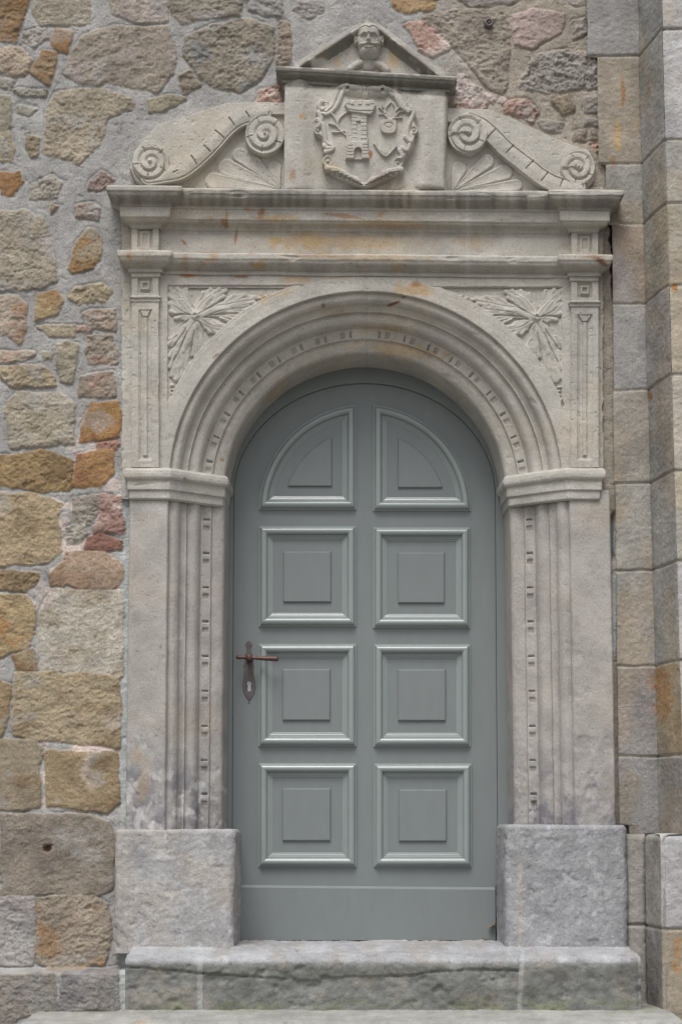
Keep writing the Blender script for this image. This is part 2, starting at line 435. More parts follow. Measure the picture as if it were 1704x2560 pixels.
# ------------------------------------------------------------------ relief canvas
class Relief:
    """height field carved over a pixel window on the plane d0"""
    def __init__(s, x0, y0, x1, y1, st, d0, h0=0.0, warp=0.0, seed=0):
        s.xs = np.arange(x0, x1 + st, st); s.ys = np.arange(y0, y1 + st, st)
        s.X, s.Y = np.meshgrid(s.xs, s.ys, indexing='ij')
        s.H = np.full(s.X.shape, float(h0)); s.d0 = d0
        s.px, s.py = s.X, s.Y
        if warp:
            s.px = s.X + warp * fbm(s.X * .05, s.Y * .05, seed, 3); s.py = s.Y + warp * fbm(s.X * .05, s.Y * .05, seed + 50, 3)
    def win(s, pts, m):
        p = np.asarray(pts, float)
        a = np.searchsorted(s.xs, p[:, 0].min() - m); b = np.searchsorted(s.xs, p[:, 0].max() + m)
        c = np.searchsorted(s.ys, p[:, 1].min() - m); e = np.searchsorted(s.ys, p[:, 1].max() + m)
        return slice(max(a - 1, 0), b + 1), slice(max(c - 1, 0), e + 1)
    def pad(s, poly, h, bev=2.0, mode='max', base=0.0):
        w = s.win(poly, bev + 3)
        q = sdf(s.px[w], s.py[w], poly)
        v = base + (h - base) * ss(-bev * .5, bev * .5, q)
        on = q > -bev * .5
        if mode == 'max': s.H[w] = np.where(on, np.maximum(s.H[w], v), s.H[w])
        elif mode == 'set': k = ss(-bev * .5, bev * .5, q); s.H[w] = s.H[w] * (1 - k) + k * h
        elif mode == 'add': s.H[w] += h * ss(-bev * .5, bev * .5, q)
    def rect(s, x0, y0, x1, y1, h, bev=1.5, mode='set'):
        s.pad([(x0, y0), (x1, y0), (x1, y1), (x0, y1)], h, bev, mode)
    def tap(s, p0, r0, p1, r1, h, base=0.0, mode='max', pw=.5):
        w = s.win([p0, p1], max(r0, r1) + 2)
        X, Y = s.px[w], s.py[w]
        ex, ey = p1[0] - p0[0], p1[1] - p0[1]
        t = np.clip(((X - p0[0]) * ex + (Y - p0[1]) * ey) / (ex * ex + ey * ey + 1e-9), 0, 1)
        d = np.hypot(X - p0[0] - ex * t, Y - p0[1] - ey * t); r = r0 + (r1 - r0) * t
        k = np.clip(1 - (d / r) ** 2, 0, 1) ** pw
        if mode == 'max': s.H[w] = np.where(d < r, np.maximum(s.H[w], base + h * k), s.H[w])
        elif mode == 'add': s.H[w] += h * k
        else: s.H[w] -= h * k
    def line(s, pts, r0, h, r1=None, base=0.0, mode='max', n=6, pw=.5):
        q = smooth(pts, n) if n else np.asarray(pts, float)
        r1 = r0 if r1 is None else r1; m = len(q) - 1
        if mode == 'max':
            for i in range(m):
                s.tap(q[i], r0 + (r1 - r0) * i / m, q[i + 1], r0 + (r1 - r0) * (i + 1) / m, h, base, 'max', pw)
        else:
            w = s.win(q, max(r0, r1) + 2); X, Y = s.px[w], s.py[w]; K = np.zeros(X.shape)
            for i in range(m):
                a, b = q[i], q[i + 1]; ex, ey = b - a
                t = np.clip(((X - a[0]) * ex + (Y - a[1]) * ey) / (ex * ex + ey * ey + 1e-9), 0, 1)
                d = np.hypot(X - a[0] - ex * t, Y - a[1] - ey * t); r = r0 + (r1 - r0) * (i + t) / m
                K = np.maximum(K, np.clip(1 - (d / r) ** 2, 0, 1) ** pw)
            s.H[w] += h * K if mode == 'add' else -h * K
    def ell(s, cx, cy, rx, ry, h, base=0.0, mode='max', pw=.5):
        w = s.win([(cx - rx, cy - ry), (cx + rx, cy + ry)], 2)
        X, Y = s.px[w], s.py[w]
        q = 1 - ((X - cx) / rx) ** 2 - ((Y - cy) / ry) ** 2; k = np.clip(q, 0, 1) ** pw
        if mode == 'max': s.H[w] = np.where(q > 0, np.maximum(s.H[w], base + h * k), s.H[w])
        elif mode == 'add': s.H[w] += h * k
        else: s.H[w] -= h * k
    def out(s, name, mat, parent, dirt=1.0, keep=None, wear=0.0008, seed=0, skirt=0.0, cut=None, ref=(0, -1, 0)):
        H = s.H + wear * fbm(s.X * .06, s.Y * .06, seed, 5) - wear * 1.6 * ss(.45, .7, fbm(s.X * .11, s.Y * .11, seed + 9, 3))
        V = P(s.X, s.Y, s.d0)
        V[..., 1] -= H          # carve straight out of the stone, at right angles to the wall
        k = None
        if cut is not None:
            m = s.H > cut
            k = m[:-1, :-1] | m[1:, :-1] | m[1:, 1:] | m[:-1, 1:]
        if keep is not None:
            kk = keep(s.X, s.Y); kk = kk[:-1, :-1] & kk[1:, :-1] & kk[1:, 1:] & kk[:-1, 1:]
            k = kk if k is None else (k & kk)
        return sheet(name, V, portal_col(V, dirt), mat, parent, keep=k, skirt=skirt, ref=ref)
def fr(ox, oy, sc):
    return lambda pts: [(ox + x / sc, oy + y / sc) for x, y in pts]

# ================================================================== THE RUBBLE WALL
A = fr(0, 0, 2.24); Cf = fr(0, 650, 2.412); Df = fr(0, 1300, 2.412); Ef = fr(0, 1950, 2.24); G = fr(1100, 0, 2.596); S1 = fr(0, 0, 1)
ST = []   # polygon, colour, second colour, roughness, relief
def mute(c, k=.30):
    g = sum(c) / 3.0
    return tuple(v * (1 - k) + (g + 4) * k for v in c)
def stn(poly, c, c2=None, ro=1.0, h=1.0):
    c = mute(c); c2 = mute(c2, .38) if c2 else None
    wb = (1.005, .988, .985); c = tuple(a * b for a, b in zip(c, wb)); c2 = tuple(a * b for a, b in zip(c2, wb)) if c2 else None
    ST.append((poly, lin(c), lin(c2) if c2 else lin(c) * .82, ro, h))
OR = (165, 112, 55); GY = (160, 158, 152)
stn(A([(0,0),(155,0),(135,80),(85,230),(0,235)]), (142,112,76), (150,100,52))
stn(A([(190,0),(505,0),(510,120),(400,140),(230,135),(190,70)]), (152,144,124), GY)
stn(A([(620,0),(950,0),(930,115),(760,120),(640,70)]), (156,147,130), (165,150,140), .9, .6)
stn(A([(960,0),(1350,0),(1345,80),(1200,95),(1020,125),(970,80)]), (142,135,118), (120,115,102))
stn(A([(1390,0),(1568,0),(1568,80),(1500,90),(1400,50)]), (155,155,150))
stn(A([(135,190),(250,160),(270,210),(190,260),(140,230)]), (170,165,154), None, 1.2)
stn(A([(310,170),(400,185),(375,290),(285,250)]), (170,132,84), OR, .6)
stn(A([(0,280),(110,270),(175,340),(150,410),(70,420),(0,390)]), (166,150,128), (185,165,135))
stn(A([(240,290),(315,285),(300,400),(270,470),(180,400)]), (148,125,92), OR)
stn(A([(400,310),(470,200),(640,150),(930,155),(980,300),(960,420),(880,510),(760,490),(660,470),(440,460),(370,410)]), (146,136,120), (163,150,142), 1.1)
stn(A([(1040,220),(1180,150),(1390,110),(1520,160),(1525,320),(1440,450),(1340,505),(1180,480),(1090,390),(1030,290)]), (142,134,116), (125,130,130), 1.1)
stn(A([(1010,430),(1060,400),(1120,470),(1030,520)]), (136,125,108))
stn(A([(0,440),(90,450),(60,490),(0,480)]), (150,148,136))
stn(A([(90,505),(260,510),(250,540),(130,540)]), (148,143,128))
stn(A([(0,540),(60,540),(55,700),(20,760),(0,760)]), (148,142,120))
stn(A([(320,530),(440,505),(560,500),(730,560),(740,600),(600,650),(560,800),(440,910),(330,880),(250,850),(270,620)]), (156,145,122), (170,155,130), 1.1)
stn(A([(0,740),(50,745),(85,830),(60,900),(0,890)]), (160,150,124))
stn(A([(100,590),(210,610),(170,640),(110,625)]), (150,146,132), None, 1, .5)
stn(A([(160,760),(215,780),(210,850),(180,880),(150,830)]), (145,132,104))
stn(A([(0,970),(110,960),(130,1010),(70,1095),(0,1095)]), (150,112,70), OR, .6)
stn(A([(180,1040),(290,985),(340,1020),(320,1100),(170,1110)]), (154,149,134))
stn(A([(820,560),(940,540),(1040,550),(900,620),(840,625)]), (148,140,116))
stn(A([(510,1010),(570,960),(640,1000),(560,1060),(500,1060)]), (148,128,118), None, 1.1)
stn(A([(430,1160),(530,1140),(560,1170),(550,1230),(430,1210)]), (150,134,122), GY)
stn(S1([(0,531),(62,527),(107,549),(130,594),(137,650),(140,700),(100,718),(0,722)]), (156,147,126), (172,165,158), 1.1)
stn(A([(490,1290),(545,1300),(570,1350),(560,1460),(420,1520),(385,1500),(430,1390)]), (150,124,80), OR, .8)
stn(S1([(128,508),(142,515),(132,532)]), (150,130,100))
stn(S1([(698,55),(722,58),(724,150),(692,165)]), (150,135,118), OR)
stn(Cf([(430,0),(600,0),(560,50),(440,60)]), (150,122,78), OR)
stn(Cf([(410,210),(480,170),(600,150),(670,190),(640,240),(480,260),(430,240)]), (160,146,116))
stn(Cf([(230,210),(340,190),(370,250),(340,320),(215,365)]), (165,142,100), OR, .8)
stn(Cf([(0,220),(110,215),(150,280),(160,400),(130,505),(50,460),(0,460)]), (166,150,130), (175,130,90), .7)
stn(Cf([(510,320),(690,300),(700,420),(510,400)]), (160,145,126), (170,125,105))
stn(Cf([(230,410),(300,395),(450,400),(450,460),(300,460)]), (160,149,122), (178,150,100), .8, .6)
stn(Cf([(540,470),(670,455),(680,520),(710,545),(700,620),(540,620),(525,560)]), (150,138,120), (165,125,105))
stn(Cf([(350,520),(400,500),(470,520),(450,620),(430,740),(370,720),(345,620)]), (155,147,122))
stn(Cf([(0,560),(100,560),(210,560),(130,600),(0,605)]), (176,160,136), (185,140,110), 1, .6)
stn(Cf([(260,550),(310,560),(310,600),(270,600)]), (150,144,120))
stn(Cf([(0,650),(250,635),(310,680),(340,750),(230,760),(80,765),(20,720)]), (160,144,112))
stn(Cf([(490,710),(600,680),(680,680),(690,820),(480,820)]), (150,137,118), (165,125,105))
stn(Cf([(60,850),(110,805),(360,800),(440,870),(440,1110),(260,1120),(60,1135),(60,1000),(40,900)]), (160,150,126), (168,160,140), 1.1)
stn(Cf([(550,870),(710,865),(730,940),(710,1060),(600,1090),(490,1090),(500,1010)]), (168,124,68), (150,88,50), .6)
stn(Cf([(590,1110),(715,1090),(720,1110),(690,1160),(590,1150)]), (165,120,100), (150,95,75))
stn(Cf([(0,1190),(250,1155),(440,1215),(420,1380),(240,1395),(120,1360),(0,1360)]), (156,128,82), (125,98,60), 1.1)
stn(Cf([(470,1170),(680,1150),(680,1280),(600,1370),(440,1360),(470,1230)]), (166,122,72), (150,90,60), .7)
stn(S1([(0,1235),(70,1232),(155,1262),(138,1292),(150,1330),(155,1380),(125,1403),(0,1412)]), (170,150,112), (150,125,85), 1.1)
stn(Cf([(450,1440),(600,1420),(610,1480),(540,1590),(450,1590)]), (150,142,126))
stn(Cf([(610,1420),(730,1440),(750,1640),(560,1650),(600,1540)]), (158,122,108), (205,185,175), 1.2)
stn(Df([(540,110),(590,90),(740,130),(735,180),(520,170)]), (145,98,82), None, .6)
stn(Df([(400,50),(500,30),(520,80),(480,130),(410,140)]), (170,164,148))
stn(Df([(380,240),(400,195),(640,195),(730,270),(735,360),(670,425),(550,410),(380,380)]), (165,140,114), (172,135,100), .5)
stn(Df([(300,330),(375,270),(380,390),(310,395)]), (155,126,94), None, .6)
stn(Df([(0,310),(230,320),(220,370),(150,420),(0,420)]), (150,127,90))
stn(Df([(0,460),(160,450),(210,520),(210,650),(170,770),(60,800),(0,830)]), (166,143,100), (185,125,55), .8)
stn(Df([(320,420),(720,430),(740,550),(740,940),(240,900),(240,560),(300,460)]), (176,170,152), (165,150,122), .6)
stn(Df([(80,830),(200,780),(215,900),(110,900)]), (150,132,96), (150,100,60), .6)
stn(Df([(0,970),(60,1000),(50,1180),(0,1300)]), (155,132,92), (140,110,70), .6)
stn(Df([(100,920),(530,930),(720,960),(720,1370),(200,1310),(90,1290),(80,1100)]), (166,150,116), (150,122,80), .9)
stn(S1([(0,1850),(92,1850),(103,1880),(98,2012),(60,2025),(0,2020)]), (150,137,110), (140,112,72), .5)
stn(S1([(116,1878),(290,1885),(298,2005),(270,2030),(120,2012)]), (155,135,98), (135,108,68), .7)
stn(S1([(5,2037),(220,2038),(270,2058),(285,2100),(280,2222),(240,2238),(150,2232),(5,2240)]), (138,128,112), (125,115,100), .5, 1.3)
stn(Ef([(0,660),(190,650),(200,780),(190,1000),(180,1030),(0,1040)]), (156,153,149), (140,140,140), .9)
stn(Ef([(200,660),(520,650),(600,700),(625,880),(580,1035),(290,1050),(210,1020),(215,800)]), (150,138,118), (170,125,75), 1.0)
stn(Ef([(0,1080),(330,1075),(360,1260),(130,1320),(0,1366)]), (138,132,122), (125,125,120), .8)
stn(Ef([(380,1070),(680,1060),(690,1270),(370,1270)]), (138,135,130), (120,120,122), .8)
# above and right of the pediment
stn(S1([(978,0),(1088,0),(1080,22),(1015,33),(980,16)]), (170,142,96), OR)
stn(S1([(740,8),(800,5),(805,30),(770,42),(735,25)]), (156,152,146), (180,178,172))
stn(G([(0,90),(180,70),(390,70),(420,140),(440,300),(420,590),(330,580),(180,390),(90,300),(-60,200),(-110,120)]), (148,138,122), (135,125,112), 1.3)
stn(G([(470,110),(600,65),(800,90),(790,200),(700,260),(600,300),(470,290)]), (170,150,142), (165,135,125), 1.1)
stn(G([(860,140),(940,130),(930,220),(870,240)]), (152,145,134))
stn(G([(600,360),(830,325),(980,350),(1050,440),(1050,560),(900,570),(720,595),(520,570),(570,440)]), (148,143,135), (180,160,135), 1.4)
stn(G([(730,650),(820,630),(870,680),(860,720),(790,735)]), (145,130,108), None, 1, 1.3)
stn(G([(940,640),(1040,630),(1040,720),(940,720)]), (140,134,124))
stn(G([(640,790),(790,790),(780,850),(680,850)]), (150,145,136))
stn(G([(870,860),(940,850),(935,910),(860,910)]), (146,132,116))
stn(G([(990,850),(1050,845),(1045,900),(990,900)]), (140,125,112))
stn(G([(130,0),(500,0),(480,15),(330,25),(200,40)]), (138,130,122), (120,112,105), 1.2)
stn(G([(840,0),(960,0),(950,30),(880,35)]), (150,142,130))
stn(G([(940,780),(1040,790),(1035,810),(940,805)]), (140,135,126))
for p_ in (S1([(1010,62),(1060,58),(1090,85),(1122,118),(1080,140),(1050,122)]), G([(190,620),(310,650),(290,700),(120,700)]), G([(430,660),(560,655),(635,720),(590,790),(540,750),(430,730)]),
           G([(970,930),(1050,920),(1050,1000),(985,960)]), S1([(645,228),(700,215),(702,257),(640,257)]), Cf([(470,400),(560,410),(540,440),(470,430)])):
    stn(p_, (176,142,126), (205,192,182), 1.6, .8)
stn(G([(130,480),(230,560),(430,640),(420,660),(310,650),(180,640),(50,690),(60,600)]), (176,162,152), (190,178,170), 1.5, .7)
# the wall runs on beyond the frame: a few random courses
_r = np.random.RandomState(4)
for (xa, xb, ya, yb) in ((-760, -30, -420, 2540), (-20, 1500, -420, -40)):
    y = ya
    while y < yb:
        hh = _r.uniform(70, 140); x = xa - _r.uniform(0, 60)
        while x < xb:
            ww = _r.uniform(90, 230)
            c = _r.uniform(-12, 12); base = [(152,138,112), (158,148,126), (150,126,88), (146,140,128)][_r.randint(4)]
            x2 = min(x + ww - 22, xb)
            if x2 - x > 40:
                j = lambda: _r.uniform(-9, 9)
                stn([(x + j(), y + j()), (x / 2 + x2 / 2, y + j() - 6), (x2 + j(), y + j()), (x2 + j(), y + hh - 20 + j()), (x / 2 + x2 / 2, y + hh - 14 + j()), (x + j(), y + hh - 20 + j())], tuple(v + c for v in base))
            x += ww
        y += hh

def masonry(V, stones, mortar, seed=0, warp=5.0, depth=0.0062, mrough=0.0022):
    """heights (m) and colours of a masonry face, looked up at the photograph pixels of V"""
    px, py = proj(V)
    wx = px + warp * fbm(px * .03, py * .03, seed + 1, 4); wy = py + warp * fbm(px * .03, py * .03, seed + 2, 4)
    wx = wx + 1.5 * fbm(px * .15, py * .15, seed + 8, 2)
    mn = fbm(px * .010, py * .010, seed + 3, 4); mf = fbm(px * .06, py * .06, seed + 4, 4)
    H = mrough * (1.4 * fbm(px * .018, py * .018, seed + 5, 3) + 1.0 * mf) - mrough * 1.2 * ss(.35, .6, fbm(px * .09, py * .09, seed + 6, 3))
    C = mortar(px, py) * (1 + .05 * mn + .035 * mf)[..., None]
    ou = np.zeros(px.shape)
    for i, (poly, c1, c2, ro, hh) in enumerate(stones):
        q = np.asarray(poly)
        b = (px > q[:, 0].min() - 14) & (px < q[:, 0].max() + 14) & (py > q[:, 1].min() - 14) & (py < q[:, 1].max() + 14)
        if not b.any(): continue
        X, Y = wx[b], wy[b]; x, y = px[b], py[b]
        s = sdf(X, Y, q)
        r = np.random.RandomState(i + 11 * seed)
        s = s + 5.5 + 8 * np.minimum(0, fbm(x * .025, y * .025, seed + 400 + i, 3) + .05) * (s < 22)
        k = ss(-1.5, 2.0, s)
        th = r.uniform(-.5, .5); fq = r.uniform(.8, 1.3)
        u = (x * math.cos(th) + y * math.sin(th)) * .030 * fq; v = (-x * math.sin(th) + y * math.cos(th)) * .055 * fq
        u2 = u + .5 * fbm(x * .02, y * .02, seed + i, 2)
        rg = fbm(u2, v, seed + 90 + i, 5, .6); rd = ridg(u2 * .9, v * .9, seed + 70 + i, 3)
        fn = fbm(x * .15, y * .17, seed + 170 + i, 4, .65)
        h = depth * hh * (.55 + .45 * (1 - np.exp(-np.clip(s, 0, 99) / 4.0))) * r.uniform(.7, 1.25)
        ro = ro * r.uniform(.55, 1.1)
        h = h + ro * (.0046 * rg + .0045 * (rd - .6) + .0050 * fn - .004 * ss(.15, .3, fbm(x * .045, y * .06, seed + 800 + i, 4))) + r.uniform(-.002, .002)
        gap = -.0035 * np.exp(-((s + 2.2) / 2.6) ** 2) * (.2 + 1.0 * ss(-.1, .5, fbm(x * .02, y * .02, seed + 300 + i, 2) + .15))
        H[b] = H[b] * (1 - k) + k * h + gap * (1 - ou[b])
        pm = ss(.02, .45, fbm(x * .016, y * .022, seed + 200 + i, 4))[:, None] * .75
        cc = c1 * (1 - pm) + c2 * pm
        cc = cc * (1 + .11 * rg + .20 * fn + .06 * (rd - .6))[:, None]
        C[b] = C[b] * (1 - k[:, None]) + cc * k[:, None]
        ou[b] = np.maximum(ou[b], k)
    # mortar slurry smeared over parts of the stones
    sm = ss(.28, .55, fbm(px * .013, py * .02, seed + 600, 5))[..., None] * .45
    C = C * (1 - sm) + mortar(px, py) * sm
    return H, C, px, py

def wall_mortar(px, py):
    g = lin((160, 158, 155)); t = lin((158, 149, 137)); pk = lin((208, 192, 184))
    k = ss(1020, 1250, px + 60 * fbm(px * .01, py * .01, 7, 2))[..., None]
    c = g * (1 - k) + t * k
    p = (ss(.0, .22, fbm(px * .02, py * .035, 12, 3)) * ss(880, 1400, py) * (1 - ss(2000, 2060, py)) * ss(40, 160, px) * (px < 400))[..., None]
    c = c * (1 - p) + pk * p
    q = (ss(300, 303, px) * (1 - ss(330, 340, px)) * ss(1160, 1180, py))[..., None]      # the pale grout line beside the jamb
    q2 = ((1 - ss(3, 6, np.abs(px - 1533 - 4 * fbm(py * .02, py * 0, 44, 3)))) * ss(1290, 1320, py) * (1 - ss(1620, 1680, py)))[..., None]
    c = c * (1 - q2) + lin((186, 190, 190)) * q2
    return c * (1 - q) + lin((172, 176, 174)) * q

def wall_build():
    st = 2.5 / (F / CAMD)
    x0, x1 = P(-120, 0, 0)[0], P(1625, 0, 0)[0]
    z1, z0 = P(0, -60, 0)[2], P(0, 2580, 0)[2]
    xs = np.arange(x0, x1, st); zs = np.arange(z0, z1, st)
    X, Z = np.meshgrid(xs, zs, indexing='ij')
    V = np.stack([X, 0 * X, Z], -1)
    H, C, px, py = masonry(V, ST, wall_mortar, 0)
    # masonry base course stands a little forward
    H = H + .15 * ss(2418, 2427, py) * (px < 330)
    # pockets: rust hole, bolt holes, the dark gap at the cornice end
    hole = blob(px, py, 120, 2120, 16, 12, 3, .3, .1)
    H = H - .02 * hole; C = C * (1 - hole[..., None] * .8) + hole[..., None] * .8 * lin((90, 50, 22))
    gap = ss(.0, .35, 1 - np.abs(px - 1538) / 14 + .5 * fbm(px * .05, py * .05, 88, 3)) * ss(520, 545, py) * (1 - ss(690, 760, py))
    H = H - .035 * gap; C = C * (1 - .55 * gap[..., None])
    seam = ss(0, 1, 1.2 - np.abs(px - (1540 - 14 * ss(1250, 1300, py) + 10 * fbm(py * .01, 0 * py, 4, 2))) / 7) * ss(.0, .4, fbm(py * .006, px * .01, 14, 3) + .1) * ss(1180, 1230, py)
    H = H - .02 * seam; C = C * (1 - .5 * seam[..., None])
    V[..., 1] -= H
    mid = (px > 345) & (px < 1490) & (py > 520) & (py < 2600)
    mid |= (px > 720) & (px < 1105) & (py > 215) & (py < 600)
    m = ~(mid[:-1, :-1] & mid[1:, 1:])
    o = sheet('stone_wall', V, C, M_WALL, keep=m)
    tag(o, 'rubble wall of brown and ochre blocks in grey mortar surrounding the portal', 'wall')
    # coarser continuation outside the photograph
    parts = []
    for (a, b, c, e) in ((P(-760, 0, 0)[0], x0 + .002, z0 - .9, z1 + .5), (x0, x1, z1 - .002, z1 + .5)):
        st2 = .007
        X, Z = np.meshgrid(np.arange(a, b + st2, st2), np.arange(c, e, st2), indexing='ij')
        X = np.minimum(X, b)
        W = np.stack([X, 0 * X, Z], -1)
        H, C, px, py = masonry(W, [s for s in ST if min(p[0] for p in s[0]) < 20 or min(p[1] for p in s[0]) < 10], wall_mortar, 0)
        W[..., 1] -= H - .001
        parts.append((W, C))
    for W, C in parts:
        q = sheet('wall_continuation', W, C, M_WALL, parent=o)
    # solid core behind the faces, open at the doorway
    zb, zt = z0 - .9, z1 + .5
    xl, xr = .09 - .70, .09 + .72
    zc = P(913, 860, 0)[2]
    core = join([box_mesh((P(-760, 0, 0)[0], .06, zb), (xl, .6, zt)), box_mesh((xr, .06, zb), (1.9, .6, zt)), box_mesh((xl, .062, zc + .12), (xr, .6, zt)),
                 box_mesh((xl, .5, zb), (xr, .6, zc + .12))])
    link('wall_core', mesh('wall_core', core[0], core[1], None, False), M_CORE, o)
    return o
WALL = wall_build()

# ================================================================== PORTAL
PORT = empty('stone_portal', tuple(P(913, 2360, 0)), 'carved pale sandstone renaissance doorway with pediment, scrolls and arch round the grey door', 'portal')
ZA = float(P(913, 1219, .04)[2]) + .013; XA = .090
R1, R2, R3, R4, R5 = .720, .659, .611, .571, .526

# profile across the arch and jambs: (distance from opening edge r, depth d)
def arc(x0, y0, x1, y1, b, n=8):
    """bulging segment; b>0 bulges to the left of travel"""
    t = np.linspace(0, 1, n + 1)[1:]
    dx, dy = x1 - x0, y1 - y0
    k = np.sin(np.pi * t) * b
    return [(x0 + dx * a - dy * c, y0 + dy * a + dx * c) for a, c in zip(t, k)]
PROF = [(R1 + .057, .026), (R1 + .057, .042), (R1 + .003, .042), (R1, .039), (R1 - .001, .025)]
PROF += arc(R1 - .001, .025, R1 - .036, .010, -.20) + arc(R1 - .036, .010, R2 + .004, -.017, .14)
PROF += [(R2, -.015), (R2 - .0015, -.032)] + arc(R2 - .0015, -.032, R3 + .001, -.064, -.22) + [(R3 - .001, -.074)]
PROF += [(R4 + .0015, -.090), (R4, -.101)] + arc(R4, -.101, R5 + .006, -.118, -.06) + [(R5, -.128), (R5 - .001, -.14), (R5 - .006, -.33)]
PR = densep(PROF, .0028)

def pits(Vd, r, s, centers, half_r=.0108, STN=np.zeros(0)):
    """slot and sunk square pairs cut in the band between R3 and R4"""
    m = (R3 + R4) / 2 - .001
    inr = ss(half_r + .002, half_r - .0005, 0) if False else (1 - ss(half_r - .0012, half_r + .0012, np.abs(r - m)))
    for c in centers:
        sl = 1 - ss(.0020, .0036, np.abs(s - (c + .020)))
        sq = 1 - ss(.0080, .0098, np.abs(s - (c - .013)))
        ramp = np.clip(.35 + (s - (c - .023)) / .020, 0.15, 1)
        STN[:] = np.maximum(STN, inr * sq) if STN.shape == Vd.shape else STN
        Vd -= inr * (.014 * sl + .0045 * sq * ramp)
    return Vd
_unused = 0
def build_arch():
    n = 560
    th = np.linspace(-math.radians(8), math.pi + math.radians(8), n)
    r = PR[None, :, 0]; D = np.broadcast_to(PR[None, :, 1], (n, len(PR))).copy()
    s = (th[:, None] * R3) + 0 * D
    cs = [R3 * math.radians(a) for a in np.arange(8.5, 90, 9.3)] + [math.pi * R3 - R3 * math.radians(a) for a in np.arange(8.5, 90, 9.3)]
    rr = r + 0 * D
    right = th[:, None] < math.pi / 2; S1_ = np.zeros(D.shape); S2_ = np.zeros(D.shape)
    D = np.where(right, pits(D.copy(), rr, s, [c for c in cs if c < math.pi / 2 * R3], STN=S1_), D)
    D = np.where(~right, pits(D.copy(), rr, math.pi * R3 - s, [math.pi * R3 - c for c in cs if c > math.pi / 2 * R3], STN=S2_), D)
    wx = .0013 * fbm(s * 9, rr * 12, 5, 4)
    D = D + .0014 * fbm(s * 16, rr * 40, 6, 4) - .003 * ss(.42, .7, fbm(s * 14, rr * 26, 8, 4))
    # the crown joint
    D = D - .003 * np.exp(-((th[:, None] - math.pi / 2) * R3 / .004) ** 2)
    X = XA + (rr + wx) * np.cos(th[:, None]); Z = ZA + (rr + wx) * np.sin(th[:, None])
    V = np.stack([X, -D, Z], -1)
    zmin = P(913, 1190, .04)[2]
    keep = (V[:-1, :-1, 2] > zmin)
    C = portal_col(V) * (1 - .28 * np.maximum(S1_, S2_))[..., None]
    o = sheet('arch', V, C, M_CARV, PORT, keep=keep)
    o['label'] = 'semicircular moulded arch with a band of small sunk squares'
build_arch()

def build_jamb(side):
    kx = 1.0 if side < 0 else 1.13
    zt = P(500, 1225, .04)[2]; zb = P(500, 2085, .04)[2]
    zs = np.arange(zb, zt, .0036); n = len(zs)
    pr = [p for p in PR if p[0] <= R1 + .0031]
    outer = .773 + XA if side < 0 else .985 - XA
    outr = (XA + .773) if side < 0 else (.985 - XA)
    head = densep([(outr, -.01), (outr, .040), (outr - .005, .046), (R5 + (R1 - R5) * kx + .004, .046)], .0035)
    pr = np.array([(R5 + (p[0] - R5) * kx if p[0] > R5 else p[0], p[1]) for p in pr])
    pr = np.vstack([head, pr])
    # after scaling, pits need the unscaled r
    r0 = np.where(pr[:, 0] > R5, R5 + (pr[:, 0] - R5) / kx, pr[:, 0])
    D = np.broadcast_to(pr[None, :, 1], (n, len(pr))).copy()
    rr = r0[None] + 0 * D; Zs = zs[:, None] + 0 * D
    ys = [1298, 1382, 1468, 1553, 1640, 1727, 1815, 1900, 1985]
    cen = [P(500, y + 14, -.08)[2] for y in ys]
    S_ = np.zeros(D.shape); D = pits(D, rr, Zs, cen, STN=S_)
    Rw = pr[None, :, 0] + .0016 * fbm(Zs * 7, rr * 10, 31 + side, 4)
    low = ss(P(0, 1850, 0)[2], P(0, 2060, 0)[2], Zs)
    D = D + (.0013 + .005 * low) * fbm(Zs * 18, rr * 34, 41 + side, 4) - (.003 + .006 * low) * ss(.3, .7, fbm(Zs * 12, rr * 22, 45 + side, 4))
    if side > 0: Rw = Rw + .017 * (1 - ss(R5, R1, pr[None, :, 0])) * (pr[None, :, 0] < R1 + .05)
    Rw = Rw + (.008 if side > 0 else .004) * (zt - Zs) / (zt - zb)
    V = np.stack([XA + side * Rw, -D, Zs], -1)
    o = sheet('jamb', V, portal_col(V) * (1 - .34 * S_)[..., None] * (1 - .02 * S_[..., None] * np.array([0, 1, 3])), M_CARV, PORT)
for sd in (-1, 1): build_jamb(sd)

